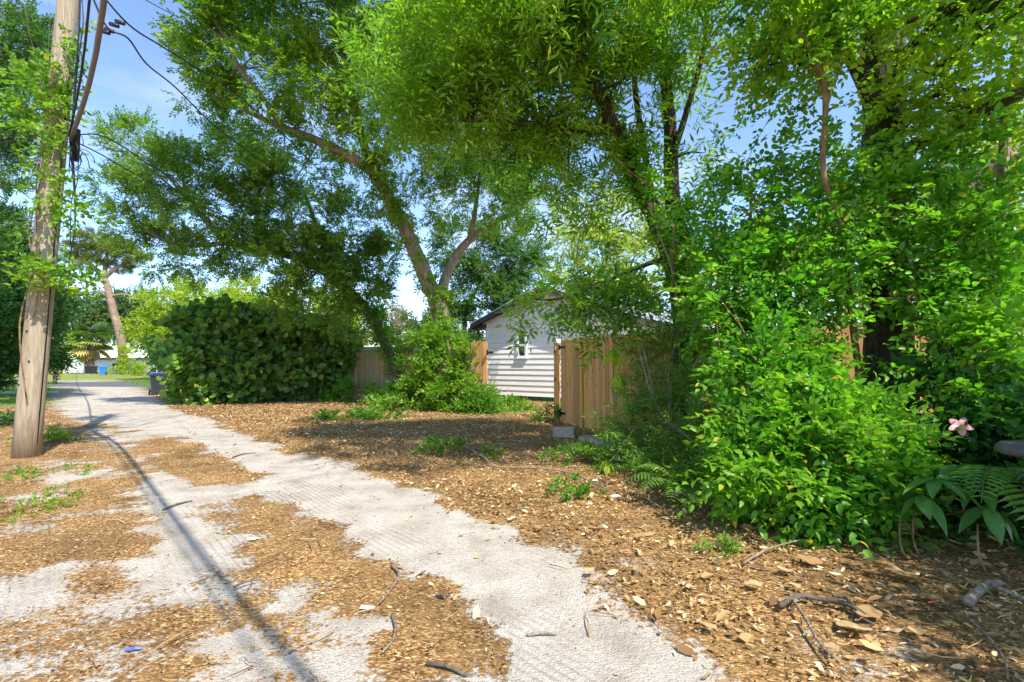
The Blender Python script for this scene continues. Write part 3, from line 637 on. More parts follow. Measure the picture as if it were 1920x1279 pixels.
# lime trees over the hedge
lime = [(300, 44, [(295, 610, 44, 1.7), (315, 570, 44, 1.8, .8), (340, 600, 44, 2.4), (300, 650, 44, 1.9), (350, 560, 45, 1.8, .7)], 'lime green tree at the far left end of the hedge'),
        (410, 40, [(390, 570, 40, 1.7), (430, 560, 40, 1.6), (420, 600, 40, 2.0), (370, 620, 40, 2)], 'yellow green tree above the hedge in front of the concrete pole'),
        (540, 36, [(500, 600, 36, 1.8), (550, 590, 36, 1.8), (600, 600, 36, 1.8), (480, 560, 37, 1.4)], 'lime green tree above the middle of the hedge right of the concrete pole'),
        (650, 34, [(640, 620, 34, 1.5), (670, 640, 34, 1.4), (620, 590, 34, 1.6)], 'small lime tree beside the right end of the hedge above the fence')]
for i, (px, d, cr_, lb) in enumerate(lime):
    bgtree(px, d, cr_, 'lime_tree', lb, 'mid', 'lime', 7, 0.16, group='lime green trees behind the hedge', seed=30+i, scale=1.3)
bgtree(735, 34, [(735, 600, 34, 1.0), (745, 625, 34, 1.2), (725, 580, 34, .6, .7), (710, 640, 34, 1.0)], 'dry_tree', 'dry beige tree between the leaning trunk and the forked tree', 'mid', 'beigetree', 10, 0.12, seed=36, scale=1.0)
bgtree(795, 30, [(790, 610, 30, 1.1), (770, 630, 30, 0.9), (810, 640, 30, 1.2)], 'dark_bush_tree', 'small dark tree right behind the forked trunk', 'mid', 'far', 11, 0.12, seed=37, scale=0.9)
# far left
bgtree(160, 90, [(160, 600, 90, 4.5), (185, 590, 90, 4), (140, 620, 90, 4), (215, 600, 92, 4), (235, 580, 92, 4), (250, 610, 92, 4.5), (265, 570, 92, 3, .6)], 'dark_far_tree', 'dark round tree behind the palm at the alley end', 'far', 'far', 3.2, 0.3, seed=40)
bgtree(60, 24, [(72, 600, 24, 0.9), (60, 520, 24, 1.1), (78, 660, 24, 0.8), (30, 640, 22, 1.3), (20, 560, 22, 1.4), (60, 600, 22, 1.4), (-20, 480, 22, 1.6), (30, 500, 22, 1.1), (-60, 620, 20, 1.8)], 'roadside_tree', 'dense dark green tree at the left edge behind the utility pole', 'mid', 'leftdark', 20, 0.2, seed=41, sub=12)
bgtree(105, 34, [(102, 640, 34, .8), (98, 600, 34, .7, .8), (108, 672, 34, .7)], 'roadside_tree', 'yellow green bush tree at the alley edge just right of the pole', 'mid', 'lime', 8, 0.12, seed=42)
bgtree(-60, 15, [(20, 90, 15, 1.2), (50, 140, 15, .8), (0, 190, 15, 1.0), (-60, 60, 15, 1.6), (30, 60, 15, .8), (-60, 300, 15, 1.4), (5, 310, 15, .6, .6), (10, 370, 15, .7, .7), (-50, 430, 15, 1.2), (20, 230, 15, .6, .6)], 'roadside_tree', 'blue green tree cut off by the left edge, high behind the vines', 'oak', 'blueleaf', 30, 0.2, seed=43, sub=13)
# pine
pt = [(grounded([(232, 690, 70), (228, 640, 70), (214, 590, 70), (205, 550, 70), (196, 520, 70)]), [0.62, 0.56, 0.5, 0.45, 0.36])]
tree('tall_pine', 'tall flat topped pine with a leaning reddish trunk at the alley end', 'pine tree', pt,
     [path([(196, 520, 70), (180, 505, 70), (160, 490, 69), (135, 478, 69)], [0.42, 0.3, 0.2, 0.1]), path([(196, 520, 70), (215, 505, 70), (240, 490, 71), (262, 480, 71)], [0.42, 0.28, 0.18, 0.08]),
      path([(196, 520, 70), (200, 480, 70), (205, 455, 70)], [0.35, 0.2, 0.08]), path([(210, 560, 70), (185, 548, 70), (170, 552, 70)], [0.2, 0.12, 0.05]), path([(208, 555, 70), (235, 552, 70), (262, 560, 70)], [0.2, 0.12, 0.05])],
     cat_add(None, [(150, 470, 70, (2.2, 2, 1.1)), (180, 450, 70, (2.4, 2, 1.2)), (215, 462, 70, (2.2, 2, 1.1)), (242, 478, 71, (2.2, 2, 1.0)), (135, 490, 69, (1.3, 1.3, .7)), (225, 500, 71, (1.5, 1.3, .7)), (170, 495, 69, (1.3, 1.3, .6), .8), (262, 492, 71, (1.0, 1, .6)), (190, 480, 70, (2, 1.6, .9), .8)]),
     'pine', 'pine', 'barkpine', 5, 55, seed=45, sub=16, subr=0.22, scale=1.0)
# distant row that closes the horizon
for i, (px, d, h, r_) in enumerate([(20, 120, 8, 8), (330, 110, 7, 8), (470, 80, 5, 7), (620, 75, 5, 6), (760, 70, 4.0, 5), (900, 75, 4, 6), (1350, 60, 3.5, 5), (1500, 55, 4, 5), (1660, 50, 4, 5), (1830, 45, 4, 5), (2010, 45, 5, 6), (-150, 100, 7, 8), (100, 160, 6, 9)]):
    p = W(px, 684, d)
    lab = ['above the roadside at the far left', 'beyond the lime trees left of centre', 'behind the hedge and the concrete pole', 'behind the right part of the hedge', 'behind the dry beige tree', 'behind the airy garden tree',
           'right of the white house roof', 'behind the curtain of vines', 'behind the thick dark trunk', 'behind the pruned tree', 'beyond the right edge', 'outside the left edge', 'in the gap at the end of the alley'][i]
    tree('distant_tree', 'distant rounded green tree '+lab, 'tree', [([Vector((p.x, d, -0.1)), Vector((p.x, d, h))], [0.4, 0.2])], [],
         [(p.x+random.uniform(-.5, .5)*r_, d+random.uniform(-2, 2), h*random.uniform(.55, 1.1), r_*random.uniform(.35, .6), r_*.5, h*random.uniform(.35, .5)) for _ in range(5)],
         'far', 'far', 'barkgrey', 2.6, 0, group='distant trees along the horizon', seed=60+i, scale=1.2, sides=6)

# ------------------------------------------------------------------ house
HO = Vector((-1.016, 19.6, 0)); HX = Vector((2.4, -1.7, 0)).normalized(); HY = Vector((-HX.y, HX.x, 0))  # along the gable wall / backwards
Hrz = math.atan2(HX.y, HX.x)
house = empty('house', HO, Hrz, 'small white clapboard house with a low gable and a narrow window behind the gate opening', 'house')
WD = 5.76; EH = 3.12; AP = 4.22; LEN = 12.0
def siding(name='white_siding', col=(0.88, 0.86, 0.80)):
    m, nt, b = newmat(name); oi = N(nt, 'ShaderNodeObjectInfo')
    n = noise(nt, 3.0, 5, 0.6, objcoord(nt, (0.4, 1, 3), geo=True))
    c = ramp(nt, [(0.25, tuple(x*0.86 for x in col)), (0.7, col)], n.outputs['Fac'])
    c2 = mixc(nt, 1.0, c.outputs[0], ramp(nt, [(0, (0.93,)*3), (1, (1.03,)*3)], oi.outputs['Random']).outputs[0], 'MULTIPLY')
    nt.links.new(c2, b.inputs['Base Color']); b.inputs['Roughness'].default_value = 0.55; return m
msid = siding(); mtrim = plain('white_trim', (0.78, 0.79, 0.78), 0.5, var=0.05)
mfas = plain('dark_fascia', (0.045, 0.04, 0.042), 0.6, var=0.2)
mroof = plain('white_metal_roof', (0.62, 0.64, 0.66), 0.35, metal=0.3, var=0.12, scale=2)
mgreen = plain('green_skirting', (0.03, 0.16, 0.09), 0.7, var=0.3)
mglass, nt, b = newmat('window_glass'); b.inputs['Base Color'].default_value = (0.03, 0.04, 0.05, 1); b.inputs['Roughness'].default_value = 0.06; b.inputs['Specular IOR Level'].default_value = 0.8
mblack = plain('black_iron', (0.015, 0.015, 0.016), 0.45, metal=0.6)
MB().box((WD/2, 0.09+0.05, 0.11), (WD-0.04, 0.1, 0.24)).box((WD-0.09, LEN/2, 0.11), (0.1, LEN, 0.24)).build('skirting', mgreen, house)
core = MB(); core.prism([(0.06, 0.2), (WD-0.06, 0.2), (WD-0.06, EH), (WD/2, AP-0.03), (0.06, EH)], 0.06, LEN); core.build('wall', msid, house)
EXP = 0.205; z = 0.2; nrow = 0
wx0, wx1, wz0, wz1 = 1.50, 1.97, 1.66, 2.62
while z < AP-0.05:
    z1 = z+EXP
    def span(zz):
        if zz <= EH: return 0.02, WD-0.02
        t = (zz-EH)/(AP-EH)*WD/2; return t, WD-t
    a0, b0 = span(z); a1, b1 = span(min(z1+0.015, AP-0.01))
    segs = [(a0, b0, a1, b1)]
    if z1 > wz0 and z < wz1: segs = [(a0, wx0, a1, wx0), (wx1, b0, wx1, b1)]
    for (p0, q0, p1, q1) in segs:
        if q0-p0 < 0.15: continue
        if q1 < p1: q1 = p1 = (p1+q1)/2
        zt = min(z1+0.015, AP-0.01)
        vs = [(p0, -0.034, z), (q0, -0.034, z), (q1, 0.0, zt), (p1, 0.0, zt), (p0, 0.055, z), (q0, 0.055, z), (q1, 0.055, zt), (p1, 0.055, zt)]
        mb = MB().add(vs, [(0, 1, 2, 3), (1, 5, 6, 2), (4, 0, 3, 7), (0, 4, 5, 1), (3, 2, 6, 7)])
        mb.build('siding_board', msid, house)
    # side wall boards
    if z1 <= EH:
        vs = [(WD+0.022, 0, z), (WD+0.022, LEN, z), (WD, LEN, z1+0.015), (WD, 0, z1+0.015), (WD-0.05, 0, z), (WD-0.05, LEN, z)]
        MB().add(vs, [(0, 1, 2, 3), (0, 4, 5, 1)]).build('siding_board', msid, house)
    z = z1
MB().box((0.0, 0.0, EH/2+0.1), (0.09, 0.09, EH-0.2)).build('corner_trim', mtrim, house)
MB().box((WD, 0.0, EH/2+0.1), (0.09, 0.09, EH-0.2)).build('corner_trim', mtrim, house)
win = MB()
cxw = (wx0+wx1)/2; czw = (wz0+wz1)/2
for (cx, cz, w, h) in ((wx0+.04, czw, .08, wz1-wz0), (wx1-.04, czw, .08, wz1-wz0), (cxw, wz1-.04, wx1-wx0-.16, .08), (cxw, wz0+.04, wx1-wx0-.16, .08), (cxw, czw, wx1-wx0-.16, .07)):
    win.box((cx, -0.03, cz), (w, 0.1, h))
wf = win.build('window', mtrim, house)
for s_ in (0, 1):
    MB().box((cxw, 0.0, wz0+0.25+s_*(0.46)), (wx1-wx0-.16, 0.01, 0.40)).build('pane', mglass, wf)
MB().box((cxw, 0.03, czw), (wx1-wx0, 0.02, wz1-wz0)).build('back_board', mblack, wf)
MB().box((cxw, -0.07, wz0-0.02), (wx1-wx0+0.08, 0.1, 0.035)).build('sill', mtrim, wf)
# roof slabs with ribs, fascia
OV = 0.5; sl = (AP-EH)/(WD/2)
for s_ in (-1, 1):
    xe = -OV if s_ < 0 else WD+OV; ze = EH-sl*OV+0.06; xa = WD/2; za = AP+0.06
    mb = MB().add([(xe, -0.45, ze), (xa, -0.45, za), (xa, LEN+.3, za), (xe, LEN+.3, ze), (xe, -0.45, ze+.05), (xa, -0.45, za+.05), (xa, LEN+.3, za+.05), (xe, LEN+.3, ze+.05)],
                  [(0, 1, 2, 3), (4, 7, 6, 5), (0, 4, 5, 1), (0, 3, 7, 4), (3, 2, 6, 7)])
    rf = mb.build('roof', mroof, house)
    for k in range(14):
        y = -0.43+k*(LEN+.7)/13
        MB().add([(xe, y, ze+.05), (xa, y, za+.05), (xa, y+.04, za+.05), (xe, y+.04, ze+.05), (xe, y, ze+.085), (xa, y, za+.085), (xa, y+.04, za+.085), (xe, y+.04, ze+.085)],
                 [(4, 7, 6, 5), (0, 4, 5, 1), (3, 2, 6, 7), (0, 3, 7, 4)]).build('roof_rib', mroof, rf)
    f = MB().add([(xe, -0.48, ze-.16), (xa, -0.48, za-.16), (xa, -0.48, za+.03), (xe, -0.48, ze+.03), (xe, -0.455, ze-.16), (xa, -0.455, za-.16), (xa, -0.455, za+.03), (xe, -0.455, ze+.03)],
                 [(0, 1, 2, 3), (7, 6, 5, 4), (0, 4, 5, 1), (3, 2, 6, 7), (0, 3, 7, 4)]); f.build('fascia', mfas, house)
    MB().add([(xe, -0.44, ze-.03), (xa, -0.44, za-.03), (xa, -0.02, za-.03), (xe, -0.02, ze-.03)], [(0, 1, 2, 3)]).build('soffit', mfas, house)
    MB().box((xe+s_*0.015, LEN/2, ze-0.07), (0.025, LEN+.9, 0.16)).build('fascia', mfas, house)
MB().box((-OV/2, -0.1, EH-0.18), (OV, 0.3, 0.16)).build('eave_return', mfas, house)

# teal roofed shed behind fence, white wall at the alley end
mteal = plain('teal_panel', (0.05, 0.42, 0.33), 0.6, var=0.1)
sh_ = empty('shed', W(705, 690, 28)*1.0, 0, 'low shed with teal side and pale roof behind the board fence', 'shed'); sh_.location.z = 0
MB().box((0.4, 0, 1.0), (2.4, 2.0, 2.0)).build('wall', mteal, sh_); MB().box((0.3, 0, 2.42), (3.0, 2.4, 0.08)).build('roof', mtrim, sh_)
MB().box((0.4, -1.02, 2.2), (2.0, 0.03, 0.36)).build('wall_panel', mteal, sh_)
mwhite = plain('white_render', (0.74, 0.74, 0.72), 0.7, var=0.08, scale=1)
wl = empty('white_garage', W(225, 690, 84), 0, 'long low white building with a dark roof edge behind the palm and pine', 'building'); wl.location.z = 0
MB().box((0, 0, 1.1), (16, 4, 2.2)).build('wall', mwhite, wl); MB().box((2.2, 0, 2.4), (12, 4.6, 0.4)).build('roof', plain('grey_roof', (0.14, 0.15, 0.17), 0.8), wl)
for x in (-3.4, 0.8, 4.6): MB().box((x, -2.03, 1.15), (0.9, 0.1, 0.9)).build('window', mfas, wl)
cp = W(452, 560, 38); tag(MB().tube([(cp.x, 38, 0), (cp.x, 38, 7.3)], [0.20, 0.16], 12).build('concrete_pole', conc), 'pale concrete pole rising above the hedge behind the lime trees', 'pole')

# ------------------------------------------------------------------ fences
mcedar = woodmat('cedar_board', (0.40, 0.185, 0.06), (0.74, 0.41, 0.14), (0.46, 0.32, 0.17), 0.3)
mgrey = woodmat('weathered_board', (0.22, 0.145, 0.075), (0.42, 0.30, 0.16), (0.13, 0.17, 0.06), 0.6)
mnew = woodmat('new_lumber', (0.72, 0.38, 0.06), (0.90, 0.55, 0.12), None, 0, False)
def board_mesh(w, h, t, seed):
    r = random.Random(seed); c = 0.03; hw = w/2; j = r.uniform(-0.004, 0.004)
    poly = [(-hw, 0), (hw, 0), (hw, h-c), (hw-c, h+j), (-hw+c, h+j), (-hw, h-c)]
    return MB().prism(poly, -t/2, t/2)
fence_cache = {}
def fence(name, label, pts, h, mat, bw=0.14, cat='fence', rails=True, railside=1, post=True):
    """one board after the other along a polyline"""
    root = empty(name, (pts[0][0], pts[0][1], 0), label=label, cat=cat); o0 = Vector((pts[0][0], pts[0][1], 0))
    meshes = [board_mesh(bw-0.006, h, 0.018, i).mesh('board', mat) for i in range(4)]
    k = 0
    for a, b in zip(pts[:-1], pts[1:]):
        a = Vector((a[0], a[1], 0)); b = Vector((b[0], b[1], 0)); d = b-a; L = d.length; d.normalize(); nrm = Vector((-d.y, d.x, 0)); rz = math.atan2(d.y, d.x)
        n = max(1, round(L/bw)); st_ = L/n
        for i in range(n):
            o = bpy.data.objects.new('board', meshes[k % 4]); link(o, root); k += 1
            o.location = a-o0+d*(st_*(i+.5))+nrm*random.uniform(-.003, .003); o.location.z = 0.03+random.uniform(-.012, .012)
            o.rotation_euler = (random.uniform(-.006, .006), random.uniform(-.005, .005), rz)
        if rails:
            for z in (0.35, h*0.52, h-0.25):
                m_ = (a+b)/2-o0+nrm*railside*0.035; MB().box((m_.x, m_.y, z), (L, 0.04, 0.09), rz).build('rail', mat, root)
        if post:
            for i in range(int(L/2.4)+1):
                p = a-o0+d*min(L, i*2.4)+nrm*railside*0.10; MB().box((p.x, p.y, (h-0.05)/2), (0.09, 0.09, h-0.05), rz).build('post', mat, root)
    return root
def xy(px, d): p = W(px, 684, d); return (p.x, p.y)
fence('board_fence', 'weathered shaded board fence behind the sea grape hedge and leaning trunk', [xy(470, 22.5), xy(650, 19.2), xy(748, 18.3), xy(800, 15.6), xy(884, 14.4)], 1.95, mgrey)
fence('gate_side_panel', 'short upright cedar board panel left of the house corner beside the vine covered fence', [xy(884, 14.38), xy(914, 14.1)], 2.05, mcedar, post=False, cat='fence panel')
g0 = Vector((1.12, 12.2, 0)); g1 = Vector((2.05, 9.2, 0)); gdir = (g1-g0).normalized()
# the open gate leaf: boards, new lumber upright, hinges
gate = fence('wooden_gate', 'open cedar board gate with orange new lumber upright and black hinges', [tuple(g0+gdir*0.30), tuple(g0+gdir*3.15)], 1.98, mcedar, post=False, cat='gate')
gz = math.atan2(gdir.y, gdir.x); gn = Vector((gdir.y, -gdir.x, 0))
if gn.dot(Vector((0, -1, 0))) < 0: gn = -gn
org = g0+gdir*0.30
def gatebox(name, along, z, dims, mat, out=0.02, tilt=0):
    p = g0+gdir*along+gn*out-org
    return MB().box((p.x, p.y, z), dims, gz).build(name, mat, gate)
gatebox('upright', 1.52, 1.0, (0.10, 0.04, 2.02), mnew, 0.035)
for z in (0.22, 1.82):
    gatebox('hinge', 0.42, z, (0.30, 0.012, 0.05), mblack, 0.02); gatebox('hinge_plate', 0.27, z, (0.07, 0.016, 0.13), mblack, 0.03)
gatebox('hinge', 2.35, 1.80, (0.22, 0.012, 0.05), mblack, 0.02)
gp_ = empty('gate_post', g0, gz, 'squared gate post with a white painted cap and two rusty bolts', 'post')
MB().box((0, 0, 0.97), (0.10, 0.10, 1.94)).build('post', mcedar, gp_); MB().box((0.02, 0, 1.99), (0.17, 0.14, 0.10)).build('cap', mtrim, gp_)
MB().box((0.14, 0, 0.97), (0.14, 0.02, 1.9)).build('board', mcedar, gp_)
for z in (0.25, 1.02, 1.72): MB().box((0.02, -0.055, z), (0.06, 0.02, 0.07)).build('bolt_plate', mblack, gp_)
fence('cedar_fence', 'cedar board fence running behind the trunks and vines on the right', [tuple(g0+gdir*3.15), (3.05, 7.75), (6.2, 6.75), (9.5, 6.2)], 1.95, mcedar)
lp = W(917, 661, 14.0); lt = empty('gate_latch', lp, 0, 'black gate latch sticking out of the panel edge by the house corner', 'latch'); 
MB().box((0.03, 0, 0), (0.20, 0.03, 0.06)).build('bar', mblack, lt); MB().box((-0.05, 0.0, 0), (0.05, 0.05, 0.16)).build('plate', mblack, lt)

# concrete block, slabs
mblock = plain('rough_concrete', (0.40, 0.34, 0.26), 0.95, var=0.35, scale=14, bmp=0.8)
bp = G(1060, 822); blk = MB()
blk.box((0, 0, 0.10), (0.42, 0.19, 0.20)); o = bevel(blk.build('concrete_block', mblock), 0.015); o.location = bp+Vector((0, .1, 0)); o.rotation_euler = (0.03, -0.05, -0.35)
tag(o, 'rough grey concrete block lying against the foot of the open gate', 'concrete block')
bp = G(1125, 838); o = bevel(MB().box((0, 0, 0.05), (0.85, 0.25, 0.10)).build('concrete_kerb', mblock), 0.02); o.location = bp+Vector((0.05, .25, 0)); o.rotation_euler = (0, 0.03, -0.95)
tag(o, 'low broken concrete edging under the gate boards right of the block', 'kerb')
bp = G(838, 768); o = bevel(MB().box((0, 0, 0.03), (0.75, 0.35, 0.06)).build('stepping_stone', conc), 0.01); o.location = bp; o.rotation_euler = (0, 0, 0.1)
tag(o, 'flat pale stone at the foot of the vine covered fence', 'stepping stone')

# ------------------------------------------------------------------ utility pole and cables
def polewood():
    m, nt, b = newmat('pole_wood')
    v = objcoord(nt, (1, 1, 0.10)); n1 = noise(nt, 22, 9, 0.7, v); n2 = noise(nt, 2.2, 5, 0.6, objcoord(nt, (1, 1, 0.5)))
    vo = N(nt, 'ShaderNodeTexVoronoi', feature='DISTANCE_TO_EDGE'); vo.inputs['Scale'].default_value = 24
    nt.links.new(objcoord(nt, (1, 1, 0.06)), vo.inputs['Vector'])
    c = ramp(nt, [(0.3, (0.24, 0.18, 0.11)), (0.5, (0.38, 0.30, 0.20)), (0.72, (0.48, 0.41, 0.30))], n1.outputs['Fac'])
    col = mixc(nt, ramp(nt, [(0.45, (0, 0, 0)), (0.7, (0.7,)*3)], n2.outputs['Fac']).outputs[0], c.outputs[0], (0.27, 0.18, 0.10))
    col = mixc(nt, ramp(nt, [(0.0, (0.5,)*3), (0.02, (0, 0, 0))], vo.outputs['Distance']).outputs[0], col, (0.10, 0.07, 0.045))
    nt.links.new(col, b.inputs['Base Color']); b.inputs['Roughness'].default_value = 0.9
    h = mathn(nt, 'ADD', n1.outputs['Fac'], mathn(nt, 'MULTIPLY', ramp(nt, [(0, (0, 0, 0)), (0.05, (1, 1, 1))], vo.outputs['Distance']).outputs[0], 0.8))
    bump(nt, h, b, 0.5, 0.008); return m
pb = G(49, 858); pb.y = 7.4; pb.x = W(49, 855, 7.4).x; ptop = W(128, 0, 7.35)
dirp = (ptop-pb).normalized(); ptt = pb+dirp*(9.8/dirp.z)
pole = empty('utility_pole', pb, 0, 'weathered wooden utility pole leaning slightly right beside the sandy track', 'utility pole')
MB().tube([Vector((0, 0, -0.2))]+[(ptt-pb)*(i/14) for i in range(1, 15)], [0.172]+[0.165-0.045*(i/14) for i in range(1, 15)], 28, 0.02).build('pole', polewood(), pole)
Bk = W(128, 275, 7.3)-pb
for z_, a_ in ((1.1, -1.9), (1.45, -1.2), (1.9, -1.6), (2.6, -1.3), (3.1, -1.8)):
    q_ = dirp*(z_/dirp.z); MB().tube([q_+Vector((.15*math.cos(a_), .15*math.sin(a_), 0)), q_+Vector((.175*math.cos(a_), .175*math.sin(a_), 0))], [.012, .012], 6).build('bolt', mblack, pole)
MB().tube([dirp*(z_/dirp.z)+Vector((.166-.004*z_, -.02, 0)) for z_ in (0, 1.5, 3, 4.5, 6)], [.009]*5, 5).build('ground_wire', mblack, pole)
MB().box(Bk+Vector((0.17, -0.05, 0)), (0.06, 0.06, 0.5)).build('bracket', mblack, pole)
def poleat(z): return pb+dirp*(z/dirp.z)
mcable = plain('cable_grey', (0.17, 0.15, 0.15), 0.6, var=0.15); mcab2 = plain('cable_black', (0.012, 0.012, 0.014), 0.5)
def cable(name, label, pts, r, mat=mcab2, sides=7, res=6, cat='cable', group='overhead cables at the utility pole'):
    o = MB().tube(pts, [r]*len(pts), sides, 0, res).build(name, mat); return tag(o, label, cat, group)
Pk = W(133, 262, 7.25)          # attachment point
def over(px0, d0, off=(0, 0, 0)):
    a = W(px0, 0, d0); return [a+(a-Pk)*2.4+Vector((0, 0, -0.5)), a+(a-Pk)*1.0+Vector((0, 0, -.12)), a, Pk.lerp(a, 0.5)+Vector((0, 0, 0.0)), Pk+Vector(off)]
cable('cable_bundle', 'thick grey cable bundle running from the pole up over the alley', [Vector((4.0, -4.2, 7.4)), Vector((2.0, -2.0, 7.0)), Vector((.22, -.05, 6.3)), Vector((-4.47, 5.10, 5.27)), Pk], 0.030, mcable, 10)
cable('cable', 'thin black cable just left of the thick grey bundle', [Vector((3.9, -4.3, 7.6)), Vector((.08, -.05, 6.5)), Vector((-4.62, 5.10, 5.40)), Pk+Vector((-.03, 0, .05))], 0.014, mcab2)
cable('cable', 'second thin dark cable hugging the right side of the pole', [W(150, -60, 7.0), W(149, 40, 7.05), W(141, 150, 7.15), W(134, 250, 7.2)], 0.012)
far_p = W(118, 560, 60)
cable('cable', 'cable sagging away from the pole towards the far alley end', [Pk, W(140, 430, 15), W(128, 520, 30), W(133, 590, 62)], 0.022)
cable('cable', 'long upper service wire dropping to the right into the tree crown', [W(175, -30, 6.6), W(240, 45, 7.0), W(300, 85, 8), W(360, 122, 9), W(440, 175, 10.5), W(560, 280, 13), W(690, 420, 19)], 0.013)
cable('cable', 'second service wire curving down in front of the crown', [W(168, -20, 6.6), W(200, 50, 6.8), W(240, 72, 7.0), W(275, 120, 7.6), W(330, 165, 8.6), W(420, 250, 10.5), W(560, 350, 14)], 0.013)
cable('cable', 'wire from the cable knot crossing the lower crown to the right', [Pk, W(190, 290, 8), W(260, 330, 9.5), W(360, 380, 12), W(460, 420, 15)], 0.010)
cable('cable', 'paler wire above it crossing the lower crown to the right', [Pk+Vector((0, 0, .06)), W(200, 258, 8), W(300, 320, 9.5), W(400, 365, 12), W(500, 405, 15)], 0.010)
cable('cable', 'dark wire leaving the left edge of the view at pole height', [W(-80, 185, 7.6), W(0, 196, 7.5), W(60, 206, 7.4), Pk+Vector((-.2, 0, .2))], 0.010)
cable('cable', 'lower wire leaving the left edge below the vine', [W(-80, 275, 7.7), W(0, 268, 7.6), W(70, 258, 7.4), Pk+Vector((-.2, 0, 0))], 0.009)
cable('cable', 'thin hanging cable loop dangling from the cable knot', [Pk+Vector((.05, 0, 0)), W(146, 280, 7.2), W(145, 340, 7.2), W(134, 380, 7.2), W(132, 460, 7.3)], 0.006)
cable('cable', 'thin wire crossing the sky from the pole towards the upper right', [W(150, -80, 7.3), W(240, -20, 7.6), W(330, 30, 8.4), W(460, 90, 10)], 0.007)
cable('cable', 'black looped wire hugging the pole top right of the trunk', [W(146, -60, 7.2), W(156, 30, 7.15), W(150, 90, 7.15), W(143, 150, 7.2), W(136, 250, 7.2)], 0.008)
cable('cable', 'second thin wire leaving the left edge just above the vine arm', [W(-80, 150, 7.6), W(0, 172, 7.5), W(60, 190, 7.4), Pk+Vector((-.2, 0, .3))], 0.007)
msplice = plain('splice_sleeve', (0.02, 0.018, 0.03), 0.4)
for i, (x, y, d, lb) in enumerate([(225, 42, 6.9, 'upper right dark splice sleeve on the service wires'), (214, 47, 6.9, 'middle dark splice sleeve on the service wires'), (205, 57, 6.9, 'lower dark splice sleeve on the service wires'), (197, 60, 6.9, 'lowest small splice sleeve nearest the pole')]):
    p = W(x, y, d); tag(MB().tube([p+Vector((-.07, 0, .02)), p+Vector((-.06, 0, .018)), p+Vector((.06, 0, -.018)), p+Vector((.07, 0, -.02))], [0.014, 0.03, 0.03, 0.014], 10).build('splice_sleeve', msplice), lb, 'splice sleeve', 'splice sleeves on the service wires')
knot = empty('cable_knot', Pk, 0, 'tangle of looped black cables bundled at the pole bracket', 'cable')
for i in range(9):
    r_ = random.uniform(.06, .17); a0 = random.uniform(0, 6.28); c0 = Vector((random.uniform(-.08, .12), random.uniform(-.1, .1), random.uniform(-.4, .15)))
    tx = Vector((math.cos(a0), math.sin(a0), 0)); pts = [c0+tx*r_*math.cos(t*PI/6)+Vector((0, 0, r_*1.3*math.sin(t*PI/6))) for t in range(12)]
    MB().tube(pts, [0.006]*12, 5, 0, 2).build('loop', mcab2, knot)

# vines on the pole
def wrapvine(name, label, cat, items, tw, mat, dens, seed, stems=None, group=None, scale=1.0, sub=8, subr=0.35, droop=0.1, stemmat='stem', base=None, nb=10):
    b0 = Vector(base) if base is not None else Vector((items[0][0], items[0][1], items[0][2]))
    root = empty(name, b0, 0, label, cat, group)
    for pts, rads in (stems or []):
        MB().tube([Vector(p)-b0 for p in pts], rads, 6, 0.15, 4).build('stem', M[stemmat], root)
    P, D = blob_points(items, dens, seed, sub, subr, 0.1, droop=droop)
    P = P-np.array(b0)
    if nb:
        st = [(Vector(s)-b0, r) for s, r in skel(stems)] if stems else [(Vector(P.mean(0)), 0.02)]
        mb = MB(); limbs_to(mb, st, P, nb, 0.014, seed, 4); mb.build('twigs', M[stemmat], root)['kind'] = 'stuff'
    sc = scale*(0.75+0.5*np.random.default_rng(seed).random(len(P)))
    link(bpy.data.objects.new('foliage', scatter(name, TW[tw], P, D, sc, M[mat], seed)), root)
    return root
pv = [(W(x, y, d), r) for x, y, d, r in []]
polev = cat_add(None, [(135, 75, 7.1, (.10, .15, .16), .8), (118, 110, 7.1, (.16, .2, .18), .9), (100, 150, 7.1, (.2, .2, .16)), (88, 178, 7.1, (.2, .2, .16)), (100, 205, 7.1, (.15, .2, .12)), (60, 150, 7.2, (.3, .2, .12), .7), (20, 140, 7.3, (.3, .2, .15), .7), (75, 190, 7.2, (.3, .2, .15), .8), (60, 225, 7.2, (.3, .2, .12), .8), (10, 225, 7.3, (.3, .2, .1), .6), (92, 240, 7.1, (.2, .2, .12)), (95, 280, 7.1, (.18, .2, .15), .8), (60, 295, 7.15, (.2, .15, .1), .7),
    (90, 350, 7.1, (.2, .2, .12), .9), (120, 345, 7.15, (.12, .15, .1), .7), (100, 385, 7.1, (.16, .2, .12), .8), (125, 398, 7.2, (.25, .15, .08), .8), (160, 412, 7.3, (.2, .12, .06), .5), (80, 515, 7.1, (.25, .2, .1), 1), (60, 500, 7.1, (.15, .15, .08), .8), (45, 522, 7.1, (.2, .12, .06), .6), (105, 540, 7.1, (.2, .2, .12), .8), (150, 540, 7.4, (.2, .15, .15), .9), (135, 520, 7.3, (.22, .15, .1), .7), (50, 470, 7.2, (.1, .1, .25), .3)])
polev += [(*(poleat(z_)+Vector((random.uniform(-.2, .2), 0, 0))), .4, .4, .35, .6) for z_ in (8.4, 9.3)]
vst = [([poleat(0.9)+Vector((.12, -.20, 0)), poleat(2.0)+Vector((-.08, -.2, 0)), poleat(3)+Vector((.05, -.19, 0)), poleat(4.4)+Vector((-.05, -.19, 0)), poleat(6)+Vector((.02, -.17, 0))], [0.01, 0.012, 0.010, 0.008, 0.005]),
       ([poleat(2.1)+Vector((.1, -.18, 0)), poleat(2.7)+Vector((.12, -.18, 0)), poleat(3.4)+Vector((-.08, -.19, 0)), poleat(4.6)+Vector((.08, -.17, 0))], [0.008]*4)]
